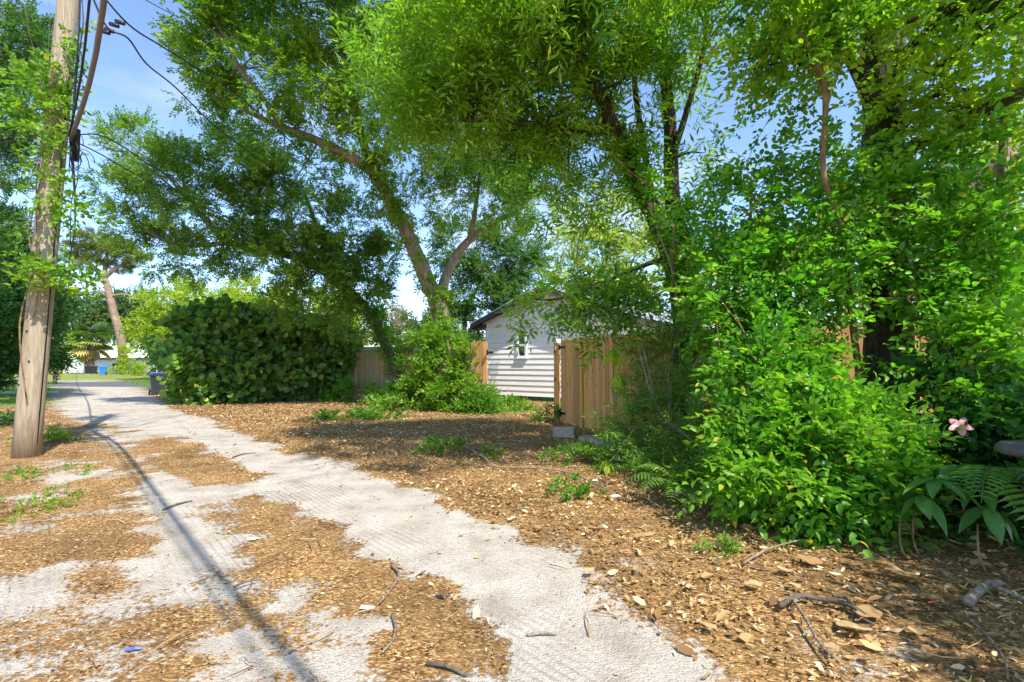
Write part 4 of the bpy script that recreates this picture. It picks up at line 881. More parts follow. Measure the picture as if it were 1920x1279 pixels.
wrapvine('pole_vine', 'bright green creeper climbing the utility pole and trailing left off it', 'vine', polev, 'ivy', 'ivy', 52, 70, vst, sub=10, nb=40, base=poleat(0.9))
tst = [([trunkA[0][i]+Vector((-.05, -.28, 0)) for i in (1, 3, 5, 6)], [0.02]*4)]
tv = []
for i, t in [(j, k/3) for j in range(1, 7) for k in range(3)]:
    p = trunkA[0][i].lerp(trunkA[0][i+1], t); tv.append((p.x+random.uniform(-.15, .3), p.y-.2, p.z, .35, .3, .35, random.uniform(.3, 1.1)))
wrapvine('trunk_ivy', 'light green ivy clinging to the forked tree trunk', 'vine', tv, 'ivy', 'ivy', 55, 71, tst)
# ivy on B trunk
tv = []
for i in range(1, 4):
    for t in (0, .33, .66):
        p = trunkB[0][i].lerp(trunkB[0][i+1], t); tv.append((p.x+random.uniform(-.1, .3), p.y-.15, p.z, .35, .3, .35, .8))
wrapvine('trunk_ivy', 'green ivy on the thin leaning trunk over the fence top', 'vine', tv, 'ivy', 'vine', 50, 72, [([trunkB[0][2], trunkB[0][3]], [0.02, 0.02])])
# ivy on C
tv = []
for tr_ in trunkC:
    for i in range(1, len(tr_[0])-4):
        for t in (0, .33, .66):
            p = tr_[0][i].lerp(tr_[0][i+1], t); tv.append((p.x+random.uniform(-.05, .2), p.y-.15, p.z, .16, .16, .2, random.uniform(.2, 1)))
wrapvine('trunk_ivy', 'dark green creeper on the stems of the narrow leaf tree', 'vine', tv, 'ivy', 'vine', 150, 73, [([trunkC[0][0][2], trunkC[0][0][4], trunkC[0][0][6]], [0.02]*3)], scale=0.9)

# fence vine left of gate panel
fv = cat_add(None, [(800, 660, 15.2, .6), (850, 660, 14.8, .5), (870, 700, 14.5, .5), (790, 720, 15.2, .6), (840, 740, 14.7, .6), (775, 680, 16, .45, .6), (805, 755, 15, .42), (860, 755, 14.6, .45), (880, 650, 14.5, .2), (765, 645, 17, .35, .6), (820, 640, 15.4, .5)])
wrapvine('fence_vine', 'sunny vine smothering the fence between the forked tree and the gate panel', 'vine', fv, 'ivy', 'ivy', 95, 74, [([G(850, 768), W(850, 700, 14.5), W(840, 645, 14.7)], [0.02, 0.015, 0.01])], sub=16, subr=0.25, droop=0.4)
fv = cat_add(None, [(900, 757, 14, (.4, .35, .2)), (922, 755, 13.8, (.3, .3, .15)), (890, 765, 13.9, (.3, .3, .2)), (900, 738, 14.0, (.2, .25, .15))])
wrapvine('low_shrub', 'low grassy shrub at the foot of the cedar panel', 'shrub', fv, 'willow', 'weed', 130, 75, base=(fv[0][0], fv[0][1], 0), nb=10)
fv = cat_add(None, [(640, 740, 18, .5, .7), (700, 745, 17.8, .35), (745, 755, 17, .5), (770, 745, 16.5, .45), (610, 735, 19, .6), (560, 740, 19.5, .5)])
wrapvine('low_shrub', 'dark weedy undergrowth along the foot of the weathered fence', 'shrub', fv, 'ivy', 'vine', 70, 76, base=(fv[0][0], fv[0][1], 0), nb=10)

# ------------------------------------------------------------------ sea grape hedge
hb = cat_add(None, [(376, 640, 17.4, .8), (366, 700, 17.3, .62), (372, 735, 17.2, .5), (390, 630, 17.6, 1.0), (390, 700, 17.3, 1.0), (450, 630, 18, 1.0), (440, 700, 17.7, 1.0), (430, 735, 17.5, .5), (510, 635, 18.5, 1.0), (500, 700, 18.2, 1.0), (570, 640, 19, 1.0), (560, 700, 18.8, .9, .8), (620, 640, 19.2, .8), (610, 690, 19.2, .7, .7), (385, 615, 18.5, .7), (480, 615, 19, .7), (590, 630, 19.5, .7), (366, 668, 18, .6), (345, 620, 17.8, .35, .8), (640, 660, 19, .4)])
hbase = Vector((W(460, 700, 18).x, 18, 0))
hroot = empty('sea_grape_hedge', hbase, 0, 'tall rounded sea grape hedge with big glossy leaves beside the track', 'hedge')
P, D = blob_points(hb, 26, 80, 26, 0.24, 0.5); P = P-np.array(hbase)
# the leaves that show largest: single objects; the rest: one mesh
vis = np.argsort(-( (P[:, 2] > 0.3)*1.0 - (P[:, 1])*0.5 + rng.random(len(P))*1.2))
single = vis[:300]; rest = vis[300:]
lm_ = []
for i in range(5):
    vs, fs = leaf_round(0.17+0.014*i, 0.18+0.014*i, 0.06+0.03*i, 12); mb = MB().add(vs, fs, False); lm_.append(mb.mesh('sea_grape_leaf', M['grapeobj']))
for k in single:
    o = bpy.data.objects.new('leaf', lm_[k % 5]); link(o, hroot); o.location = Vector(P[k])+Vector((0, -0.12, 0))
    o.rotation_euler = (random.uniform(.2, 1.3), random.uniform(-.5, .5), random.uniform(-2.6, -.5)); 
o = bpy.data.objects.new('foliage', scatter('sea_grape_foliage', TW['grape'], P[rest], D[rest], 0.85+0.35*rng.random(len(rest)), M['grape'], 81)); link(o, hroot); o['kind'] = 'stuff'
mb = MB()
for i in range(26):
    x = random.uniform(320, 620); p = W(x, 700, 18.2+random.uniform(-.2, .8)); p.z = 0; q = p+Vector((random.uniform(-.5, .5), random.uniform(-.4, .4), random.uniform(1.4, 2.6)))
    mb.tube([p-hbase, p.lerp(q, .5)-hbase+Vector((.1, .1, 0)), q-hbase], [0.03, 0.022, 0.01], 6, 0.1, 3)
mb.build('stems', M['barkgrey'], hroot)['kind'] = 'stuff'

# ------------------------------------------------------------------ right-hand shrubs and vine curtain
cb = cat_add(None, [(1370, 310, 6.2, .45, .35), (1350, 420, 6.3, .5, .7), (1420, 400, 6, .5, .8), (1480, 310, 5.9, .4, .4), (1500, 420, 5.8, .5, .9), (1400, 520, 5.9, .5, .9), (1480, 530, 5.7, .5), (1560, 480, 5.5, .45, .9), (1360, 590, 5.9, .4), (1440, 620, 5.5, .5), (1520, 590, 5.3, .36, .8), (1600, 300, 5.6, .4, .8), (1590, 400, 5.5, .4, .8), (1720, 290, 5.4, .35, .7), (1750, 400, 5.3, .4), (1700, 500, 5.2, .35), (1600, 490, 5.2, .3), (1780, 480, 5.1, .45), (1840, 440, 5, .45), (1780, 560, 5, .42), (1860, 540, 4.9, .45), (1910, 600, 4.8, .4), (1850, 650, 4.7, .35, .8), (1800, 330, 5.2, .35, .7), (1780, 680, 4.6, .22, .6), (1560, 340, 5.6, .4, .6), (1440, 210, 5.9, .3, .3), (1900, 380, 5.0, .3, .6)])
vs_ = [([W(1690, 620, 5), W(1760, 640, 4.7), W(1795, 700, 4.5), W(1802, 780, 4.3)], [0.008, 0.008, 0.007, 0.005]), ([W(1700, 560, 5), W(1790, 650, 4.7), W(1850, 740, 4.4), W(1930, 780, 4.2)], [0.007]*4),
       ([W(1500, 560, 5.6), W(1540, 500, 5.5), W(1580, 380, 5.5)], [0.01]*3), ([W(1300, 690, 6.1), W(1350, 600, 6), W(1400, 480, 6), W(1410, 350, 6)], [0.014]*4)]
wrapvine('vine_curtain', 'tall curtain of small leaved green vine hanging in front of the fence on the right', 'vine', cb, 'vine', 'vine', 50, 90, vs_, sub=18, subr=0.24, droop=0.35, nb=120)
# near bush
nbush = cat_add(None, [(1420, 620, 5.3, .36, .6), (1490, 650, 5.2, .34, .7), (1370, 560, 5.6, .3, .5), (1420, 700, 5.0, .34), (1470, 730, 4.8, .40), (1540, 790, 4.6, .36), (1610, 790, 4.5, .30, .9), (1415, 790, 4.6, .28), (1430, 820, 4.4, .36), (1520, 830, 4.3, .38), (1600, 820, 4.2, .36), (1650, 820, 4.3, .24), (1400, 880, 4.3, .28), (1470, 900, 4.1, .28), (1550, 900, 4.1, .30), (1630, 880, 4.1, .28), (1680, 850, 4.2, .18), (1520, 960, 4.0, (.22, .2, .14)), (1590, 950, 4.0, (.22, .2, .14)), (1460, 950, 4.1, (.18, .18, .12)), (1650, 930, 4.1, .2, .8), (1590, 1000, 3.95, (.1, .1, .1), .6)])
nb0 = Vector((nbush[13][0], nbush[15][1]+0.5, 0))
bush = empty('flowering_bush', nb0, 0, 'dense bright green small leaved bush spilling over the leaf litter at right', 'bush')
P, D = blob_points(nbush, 88, 91, 22, 0.24, 0.2, droop=0.35); P = P-np.array(nb0)
sc = 0.8+0.45*rng.random(len(P))
o = bpy.data.objects.new('foliage', scatter('bush_foliage', TW['vinenear'], P, D, sc, M['vine'], 92)); link(o, bush); o['kind'] = 'stuff'
mb = MB(); limbs_to(mb, [(Vector((random.uniform(-.5, .6), random.uniform(-.2, .3), 0.05)), 0.02) for _ in range(12)], P, 110, 0.012, 93, 5); mb.build('stems', M['stem'], bush)['kind'] = 'stuff'
fl = []
for i in range(5):
    v_, f_ = leaf_fold(0.080+0.005*i, 0.046+0.003*i, 0.2+0.04*i, 0.1+0.05*i); fl.append(MB().add(v_, f_).mesh('bush_leaf', M['vineobj']))
order = np.argsort(P[:, 1]+0.25*rng.random(len(P)))[:int(len(P)*0.35)]
pick = rng.choice(order, 300, replace=False)
for k in pick:
    o = bpy.data.objects.new('leaf', fl[k % 5]); link(o, bush); o.location = Vector(P[k])+Vector((0, -0.05, 0.0))
    a = random.uniform(-2.9, -.2); o.rotation_euler = (random.uniform(-.6, .6), random.uniform(.2, .9), a)

# feathery fern mass at the foot of C
fm = cat_add(None, [(1200, 820, 7.0, (.4, .35, .3)), (1250, 760, 7.2, (.4, .35, .4)), (1210, 740, 7.4, (.25, .25, .3), .7), (1260, 660, 7.4, (.35, .3, .45)), (1300, 750, 6.8, (.35, .3, .4)), (1270, 850, 6.4, (.4, .35, .3)), (1180, 870, 6.6, (.35, .3, .2)), (1320, 840, 6.0, (.3, .3, .35)), (1230, 900, 6.0, (.4, .3, .18)), (1310, 920, 5.4, (.3, .25, .2)), (1290, 620, 7.6, (.3, .25, .3), .7), (1120, 840, 7.6, (.35, .3, .12), .7), (1400, 930, 4.9, (.3, .25, .12))])
wrapvine('feathery_fern_bush', 'feathery dark green fern thicket around the foot of the narrow leaf tree', 'bush', fm, 'feather', 'feather', 120, 94, base=(fm[5][0], fm[5][1], 0), sub=10, subr=0.4, nb=25, scale=1.0, stemmat='twig')

# ferns with single leaflets
lfm = []
for i in range(3):
    v_, f_ = leaf_fold(1.0, 0.24, 0.3, 0.1); lfm.append(MB().add(v_, f_).mesh('leaflet', M['fern']))
def fern(label, base, fronds, group=None):
    root = empty('fern', base, 0, label, 'fern', group)
    for (az, L, rise, droop_) in fronds:
        pts = []; d = Vector((math.cos(az), math.sin(az), 0))
        for i in range(9):
            t = i/8; pts.append(d*L*t+Vector((0, 0, rise*math.sin(t*PI*0.62)-droop_*t*t)))
        fr = MB().tube(pts, [0.004*(1-0.7*i/8) for i in range(9)], 5, 0, 2).build('frond', M['stem'], root)
        n = 15
        for i in range(n):
            t = 0.15+0.83*i/n; j = min(7, int(t*8)); p = pts[j].lerp(pts[j+1], t*8-j); tan = (pts[j+1]-pts[j]).normalized()
            ll = L*0.27*math.sin(min(1, (1-t)*1.5+0.15)*PI*0.5)
            for s_ in (-1, 1):
                o = bpy.data.objects.new('leaflet', lfm[i % 3]); link(o, fr)
                side = Vector((0, 0, 1)).cross(tan).normalized()*s_
                x = (side+tan*0.25+Vector((0, 0, -0.1))).normalized(); zc = x.cross(tan)*(-s_); zc = zc if zc.z > 0 else -zc; y = zc.cross(x)
                m_ = Matrix((x, y, zc)).transposed().to_4x4(); o.matrix_basis = Matrix.Translation(p) @ m_ @ Matrix.Diagonal((ll, ll*0.85, ll, 1))
    return root
fern('sword fern arching over the leaf litter left of the bright bush', G(1300, 960)+Vector((0, .25, 0.12)), [(R(175), .62, .26, .18), (R(200), .55, .25, .2), (R(235), .45, .2, .2), (R(150), .5, .3, .1), (R(265), .35, .15, .15)])
fern('sword fern with long drooping fronds in the lower right corner', W(1860, 880, 3.6), [(R(250), .75, .05, .45), (R(280), .7, .1, .42), (R(220), .6, .12, .25), (R(310), .6, .1, .3), (R(200), .5, .1, .3)])
fern('small bright fern beside the twiggy litter below the broad leaved plant', G(1740, 1040)+Vector((0, .1, .03)), [(R(95), .3, .25, .02), (R(200), .28, .1, .1), (R(260), .25, .1, .1), (R(330), .28, .1, .1)])
fern('small fern under the middle of the bright bush', G(1420, 985)+Vector((0, .25, .05)), [(R(160), .4, .2, .1), (R(215), .4, .15, .12), (R(120), .35, .2, .1), (R(270), .3, .12, .1)])

# broad leaved plant, single leaves
M['yellowleaf'] = leafmat('yellowing_leaf', [(0, (0.22, 0.42, 0.03)), (0.5, (0.50, 0.62, 0.04)), (1, (0.85, 0.60, 0.03))], (0.6, 0.6, 0.04), nscale=4, transl=0.4, objrand=True)
blm = []
for i in range(3):
    L = 1.0; mb = MB(); n = 7; vs = []; fs = []
    for k in range(n+1):
        t = k/n; w = 0.17*math.sin(PI*min(1, t**0.85))+0.003; zz = 0.05*math.sin(t*PI)-0.25*t*t*(0.6+0.4*i)
        vs += [(t, 0, zz), (t, w, zz+0.045), (t, -w, zz+0.045)]
    for k in range(n):
        a = 3*k; fs += [(a, a+3, a+4, a+1), (a, a+2, a+5, a+3)]
    blm.append(mb.add(vs, fs, True).mesh('broad_leaf', M['bigleaf']))
def whorl(root, p, n, L, tilt=0.25, aim=0.0, fan=2*PI, mats=None):
    for i in range(n):
        o = bpy.data.objects.new('leaf', blm[i % 3]); link(o, root); o.location = p
        az = aim+fan*(i/n)+random.uniform(-.2, .2)
        o.rotation_euler = (random.uniform(-.3, .3), tilt+random.uniform(-.25, .35), az); s = L*random.uniform(.8, 1.1); o.scale = (s, s*1.1, s)
def broad(label, base, heads, L, cat='plant', group=None):
    root = empty('broad_leaved_plant', base, 0, label, cat, group); b0 = Vector(base)
    for p, n, tl in heads:
        q = p-b0; MB().tube([Vector((random.uniform(-.03, .03), 0, 0)), q*0.5+Vector((random.uniform(-.04, .04), .03, 0)), q], [0.009, 0.007, 0.005], 6, 0.1, 3).build('stem', M['stem'], root)
        whorl(root, q, n, L, tl)
    return root
broad('broad dark leaved plant with whorls of pointed leaves in the lower right', G(1800, 1010)+Vector((0, .35, 0)), [(W(1755, 900, 3.55), 8, .25), (W(1840, 905, 3.5), 9, .3), (W(1800, 875, 3.7), 7, .1), (W(1725, 930, 3.6), 6, .5), (W(1850, 950, 3.4), 6, .6)], 0.27)
yl_ = broad('limp yellow green big leaved stem hanging in front of the gate', W(1162, 860, 8.0), [(W(1160, 700, 8.0), 7, 1.15), (W(1150, 655, 8.05), 5, .7)], 0.36)
ym = [m_.copy() for m_ in blm]
for m_ in ym: m_.materials[0] = M['yellowleaf']
for i_, o_ in enumerate([c_ for c_ in yl_.children if c_.name.startswith('leaf')]): o_.data = ym[i_ % 3]
yt_ = broad('small plant with yellowed drooping leaf tips at the left of the fern thicket', G(1150, 925)+Vector((0, .2, 0)), [(W(1135, 865, 6.3), 4, 1.0)], 0.22)
for i_, o_ in enumerate([c_ for c_ in yt_.children if c_.name.startswith('leaf')]): o_.data = ym[i_ % 3]
# round-leaved sea grape in front of the sky at the right edge
rb = W(1800, 400, 5.4); rr_ = empty('round_leaved_shrub', (rb.x, rb.y, 0), 0, 'shrub with very large round pale leaves right of the thick dark trunk', 'shrub')
big = []
for i in range(3):
    v_, f_ = leaf_round(0.17+.015*i, 0.15+.015*i, 0.1, 14); big.append(MB().add(v_, f_, False).mesh('round_leaf', M['vineobj']))
sp = Vector((rb.x, rb.y, 0)); MB().tube([(0.1, 0, 0), (0, 0, 1.5), (-.1, 0, 2.6), (-.1, -.1, 3.4)], [.03, .025, .02, .01], 7, .1, 4).build('stem', M['stem'], rr_)
for (x, y, d) in [(1735, 290, 5.3), (1765, 300, 5.3), (1722, 345, 5.2), (1790, 345, 5.2), (1775, 375, 5.1), (1740, 385, 5.2), (1800, 400, 5.1), (1830, 420, 5.0), (1760, 350, 5.3), (1700, 310, 5.3), (1850, 390, 5.0), (1870, 440, 4.9), (1900, 470, 4.8), (1880, 350, 4.9), (1910, 320, 4.8), (1890, 520, 4.8), (1860, 480, 4.9), (1915, 420, 4.8), (1820, 460, 5.0), (1900, 560, 4.8), (1845, 345, 5.0)]:
    o = bpy.data.objects.new('leaf', big[random.randrange(3)]); link(o, rr_); o.location = W(x, y, d)-Vector((rb.x, rb.y, 0)); o.rotation_euler = (random.uniform(.6, 1.7), random.uniform(-.6, .6), random.uniform(-2.2, -.8))
# dark understory bottom right
us = cat_add(None, [(1720, 780, 4.9, .35), (1800, 860, 4.5, .35), (1880, 830, 4.4, .35), (1900, 920, 4.0, .3), (1760, 850, 4.6, .35), (1850, 760, 4.8, .35), (1700, 960, 4.3, (.35, .3, .15)), (1900, 740, 4.7, .25, .7), (1640, 980, 4.4, (.3, .25, .12), .7), (1960, 860, 4.0, .35), (2050, 950, 3.8, .4)])
wrapvine('dark_understory_shrub', 'dark shaded shrub behind the pink flower near the right edge', 'shrub', us, 'vine', 'leftdark', 120, 95, base=(us[0][0], us[0][1], 0), nb=40, sub=10)
tv = cat_add(None, [(1850, 790, 4.3, (.2, .15, .1), .9), (1900, 760, 4.3, (.2, .2, .15), .9), (1820, 730, 4.4, (.2, .15, .12), .7), (1880, 700, 4.4, (.25, .2, .12), .8), (1750, 700, 4.6, (.15, .1, .12), .5), (1780, 610, 4.6, (.25, .2, .1), .9), (1900, 660, 4.4, .2, .8)])
wrapvine('trailing_vine', 'sunlit trailing vine arching over the dark shrub at the right edge', 'vine', tv, 'vinenear', 'vine', 90, 96, [([W(1800, 640, 4.7), W(1830, 700, 4.5), W(1880, 760, 4.3), W(1940, 800, 4.2)], [0.007]*4)], nb=20)
# off-frame foliage added on the right, shaped to shade the near litter
of = [(4.3, 2.4, 1.2, .8, .8, .8), (5.2, 1.4, 1.6, 1, .9, 1.1), (3.7, .5, 3.0, .5, .5, .4), (4.2, .9, 3.0, .6, .6, .4), (4.6, 1.3, 2.9, .7, .7, .6)]
wrapvine('shade_foliage', 'unseen green foliage just outside the right edge, placed to shade the leaf litter', 'shrub', of, 'vine', 'vine', 42, 97, [([(4.4, 1.4, -.05), (4.3, 1.3, 1.5), (3.7, 1.1, 2.6), (3.0, 1.0, 3.0)], [.05, .045, .03, .015])], base=(4.4, 1.4, 0), nb=30)

# pink hibiscus flower
mpink, nt, b = newmat('pink_petal'); b.inputs['Base Color'].default_value = (0.85, 0.36, 0.40, 1); b.inputs['Roughness'].default_value = 0.5
mredf = plain('orange_petal', (0.75, 0.10, 0.02), 0.5)
def flower(name, label, p, s, mat, npet=5):
    root = empty(name, p, 0, label, 'flower'); root.rotation_euler = (R(65), R(10), R(-35))
    v_, f_ = [], []
    n = 5
    for k in range(n+1):
        t = k/n; w = 0.32*math.sin(PI*min(1, .1+t*.8))*s; zz = 0.12*s*math.sin(t*PI)
        v_ += [(t*s, -w, zz), (t*s, 0, zz+.04*s), (t*s, w, zz)]
    for k in range(n): a = 3*k; f_ += [(a, a+3, a+4, a+1), (a+1, a+4, a+5, a+2)]
    me = MB().add(v_, f_, True).mesh('petal', mat)
    for i in range(npet):
        o = bpy.data.objects.new('petal', me); link(o, root); o.rotation_euler = (random.uniform(-.2, .2), random.uniform(-.25, .1), 2*PI*i/npet)
    MB().tube([(0, 0, 0), (0.01, 0, -s*.5), (0.03, -.04, -s*1.8), (0.0, -.14, -s*2.6)], [.006, .005, .004, .004], 6).build('stem', M['stem'], root)
    MB().tube([(0, 0, 0), (0, 0, s*.55), (0.02, 0, s*.8)], [.006, .005, .007], 6).build('stamen', mnew, root)
    return root
flower('hibiscus_flower', 'open pink hibiscus flower against the dark shrub', W(1800, 800, 4.1), 0.085, mpink)
flower('orange_blossom', 'small orange red blossom half hidden in the bright bush', W(1592, 797, 4.05), 0.045, mredf, 4)
# grey round top at the right edge
mgreyw = plain('weathered_top', (0.07, 0.07, 0.068), 0.7, var=0.3, scale=12, bmp=0.4)
rt = W(1945, 840, 3.2); tb = empty('garden_stand', (rt.x, rt.y, 0), 0, 'weathered grey round topped stand poking in at the right edge', 'garden stand')
MB().lathe([(0.0, rt.z+.03), (0.17, rt.z+.025), (0.20, rt.z), (0.205, rt.z-.035), (0.18, rt.z-.05), (0, rt.z-.05)], 28).build('top', mgreyw, tb); MB().tube([(0, 0, 0), (0, 0, rt.z-.05)], [0.05, 0.04], 10).build('leg', M['twig'], tb)

# free hanging woody vines round tree C
def woody(label, pts, r, mat='stem', name='woody_vine', cat='vine', group='woody vines hanging round the narrow leaf tree'):
    w = [W(*p) for p in pts]; o = MB().tube(w, [r*(1-0.4*i/(len(w)-1)) for i in range(len(w))], 7, 0.15, 5).build(name, M[mat]); return tag(o, label, cat, group)
woody('thick twisted woody vine snaking down the front of the tree base', [(1262, 420, 7.6), (1262, 520, 7.5), (1274, 600, 7.4), (1262, 660, 7.3), (1248, 700, 7.2), (1262, 735, 7.1), (1268, 760, 7.0)], 0.022)
woody('pale vine stem slanting down the left side of the tree', [(1215, 380, 7.7), (1236, 440, 7.6), (1258, 500, 7.5), (1266, 560, 7.5)], 0.02, 'twig')
woody('arching bare stem from the tree over the house gable', [(1160, 310, 7.3), (1120, 370, 7.2), (1088, 440, 7.1), (1082, 500, 7.0), (1100, 560, 7.0), (1150, 620, 7.0)], 0.010, 'stem')
woody('yellow curved twig in front of the house wall right of the drooping branch', [(1180, 545, 6.9), (1165, 590, 6.9), (1145, 618, 6.9), (1120, 630, 6.9)], 0.008, 'twig')
woody('straight pale stick leaning beside the gate boards', [(1190, 630, 7.2), (1210, 700, 7.1), (1225, 760, 7.0)], 0.012, 'twig')
woody('second straight pale stick leaning beside the gate boards, right of the first', [(1200, 632, 7.2), (1218, 700, 7.1), (1234, 770, 7.0)], 0.010, 'twig')
woody('long thin orange stem crossing the tree stems near the top', [(1145, 285, 7.1), (1180, 320, 7.1), (1220, 350, 7.1), (1270, 370, 7.2)], 0.009, 'stem')
woody('bare twig sticking out of the fern thicket to the right', [(1270, 810, 6.0), (1300, 790, 5.9), (1322, 772, 5.8)], 0.010, 'twig')
woody('dry branch standing in the fern thicket pointing left', [(1130, 880, 6.3), (1165, 840, 6.3), (1190, 800, 6.4)], 0.007, 'twig')
woody('thin dead twig hanging among vines above the fence', [(1340, 425, 6), (1365, 480, 6), (1390, 510, 6), (1415, 530, 6)], 0.014, 'stem')

# ------------------------------------------------------------------ leaf litter
gen = np.random.default_rng(5)
n = 420000
dd = 1.55+gen.random(n)**0.62*22
ax = (gen.random(n)-0.5)*2.5
X = ax*dd; Y = dd
s_ = sandmask(X, Y)
keepp = np.where(s_ > 0.8, 0.025, np.where(s_ > 0.5, 0.16, np.clip(1-s_*1.1, .3, 1)))*np.clip(1.7-dd/16, .1, 1)
pk = fbm(X, Y, 0.9, 91); leftside = (X*Vp.x+Y*Vp.y) < -0.3
keepp = keepp*np.where(leftside, 0.55, 1.0)*np.where(pk < .38, .6, 1.0)
# centre strip between the ruts: finer, mostly chips
cen = (X*Vp.x+Y*Vp.y < 1.7) & (X*Vp.x+Y*Vp.y > 0.2)
keepp = keepp*np.where(cen, 0.55, 1.0)*(1-lawnmask(X, Y)*0.9)
keepp = keepp*(0.55+0.9*fbm(X, Y, 2.2, 131))
m_ = gen.random(n) < keepp
X, Y = X[m_], Y[m_]; n = len(X); print('litter', n); s2 = sandmask(X, Y)
def litter_tmpl(seed):
    r = random.Random(seed); L = 1.0; w = r.uniform(.30, .48); cu = r.uniform(-.28, .3); fo = r.uniform(.0, .35)
    vs = [(-.5, 0, 0), (-.15, w/2*r.uniform(.8, 1.1), fo*w), (.25, w/2*r.uniform(.7, 1), fo*w+cu*.15), (.5, 0, cu*.5), (.2, -w/2*r.uniform(.7, 1), fo*w+cu*.15), (-.2, -w/2*r.uniform(.8, 1.1), fo*w), (0.03, 0, -.02)]
    return np.array(vs), [(0, 6, 1), (6, 3, 2, 1), (6, 5, 4, 3), (0, 5, 6)], np.array([0, 0, 0, 0]), 1
LT = [litter_tmpl(i) for i in range(10)]
az = gen.random(n)*2*PI; ti = gen.normal(0, .28, n)
D = np.stack([np.cos(az), np.sin(az), ti], -1)
dist = np.hypot(X, Y); cenm = (X*Vp.x+Y*Vp.y < 1.7)
ls = (0.020+0.034*gen.random(n)**2.0)*np.where(cenm, 0.6, 1.05)*(1+np.clip(dist-7, 0, 15)*0.05)*np.where((gen.random(n) > .93) & ~cenm & (dist < 6), 2.0, 1)
Z = ghei(X, Y)+0.008+ls*(0.12+0.35*gen.random(n)*(s2 < .5))
lo = bpy.data.objects.new('leaf_litter', scatter('leaf_litter', LT, np.stack([X, Y, Z], -1), D, ls, M['litter'], 6)); C.objects.link(lo); tag(lo, 'scattered tan and brown dead leaves covering the verge', 'leaf litter', kind='stuff')

st_t = []
for i in range(6):
    rr = random.Random(i+900); pts = [(-.5, rr.uniform(-.08, .08), 0), (-.1, rr.uniform(-.08, .08), .03), (.25, rr.uniform(-.08, .08), .02), (.5, rr.uniform(-.1, .1), 0)]
    mb = MB().tube(pts, [.02, .018, .014, .006], 4); st_t.append((np.array(mb.v), mb.f, np.zeros(len(mb.f), int), 1))
ns_ = 1500; dd = 1.7+gen.random(ns_)**.8*11; X = (gen.random(ns_)-.5)*2.4*dd; Y = dd; k_ = gen.random(ns_) < np.where(sandmask(X, Y) > .6, .25, .9); X, Y = X[k_], Y[k_]; ns_ = len(X)
az = gen.random(ns_)*6.28
so = bpy.data.objects.new('twig_litter', scatter('twig_litter', st_t, np.stack([X, Y, ghei(X, Y)+.025], -1), np.stack([np.cos(az), np.sin(az), gen.normal(0, .06, ns_)], -1), .07+.20*gen.random(ns_)**2, M['litter'], 8)); C.objects.link(so); tag(so, 'small dry twigs strewn over the leaf litter', 'twigs', kind='stuff')
# large dead leaves
def lobed(seed, L=1.0):
    r = random.Random(seed); n = 22; vs = [(0, 0, 0.03)]; 
    for k in range(n):
        a = 2*PI*k/n; rad = 0.5*(0.72+0.28*abs(math.cos(a*2.5+0.3))*r.uniform(.7, 1.2)); rad *= 1.25 if abs(math.sin(a/2)) < .3 else 1
        vs.append((rad*math.cos(a), rad*0.8*math.sin(a), 0.05*math.sin(a*2+seed)+0.08*abs(math.sin(a))+r.uniform(-.01, .02)))
    mb = MB().add(vs, [(0, 1+k, 1+(k+1) % n) for k in range(n)]); mb.tube([(0.55, 0, .02), (0.75, .03, .03), (.95, .02, .0)], [.012, .010, .008], 4); return mb.mesh('large_dead_leaf', M['biglitter'])
LB = [lobed(i) for i in range(6)]
bl = [(1105, 1085, .10, 'pale round dead leaf at the edge of the sandy track'), (1515, 1062, .19, 'big lobed tan leaf under the bright bush, left of the sunlit patch'), (1475, 1082, .12, 'rounded orange brown leaf left of the biggest shaded leaf'), (1690, 1090, .24, 'largest torn tan leaf lying in shade right of centre'),
      (1330, 1092, .11, 'cream leaf on the sunlit litter'), (1415, 1110, .13, 'bright curled tan leaf in full sun'), (1745, 1135, .16, 'folded tan leaf just below the largest leaf'), (1630, 1165, .20, 'flat grey dead leaf beside the gnarled root'), (1600, 1195, .22, 'large orange leaf half in sun below the root'),
      (1655, 1015, .12, 'reddish curled leaf in front of the understory'), (1720, 1200, .13, 'pale grey leaf right of the flat grey leaf'), (1835, 1070, .13, 'angular grey brown leaf by the dry stems'), (1490, 1110, .1, 'small tan leaf beside the root in sun'), (1330, 1190, .10, 'white curled leaf near the bottom in sun'), (1560, 1230, .1, 'cream leaf on the lower sunlit litter')]
for i, (x, y, s, lb) in enumerate(bl):
    p = G(x, y); o = bpy.data.objects.new('large_dead_leaf', LB[i % 6]); C.objects.link(o); o.location = p+Vector((0, 0, 0.045)); o.rotation_euler = (random.uniform(-.25, .35), random.uniform(-.25, .25), random.uniform(0, 6.28)); o.scale = (s*.8,)*3
    tag(o, lb, 'dead leaf', 'large dead leaves on the litter')
p = G(1715, 1160)
o = MB().add(*leaf_fold(.06, .02)).build('red_leaf', plain('red_leaf', (.55, .06, .02))); o.location = G(1740, 1147)+Vector((0, 0, .05)); tag(o, 'small bright red fallen leaf right of the flat grey leaf', 'dead leaf', 'large dead leaves on the litter')
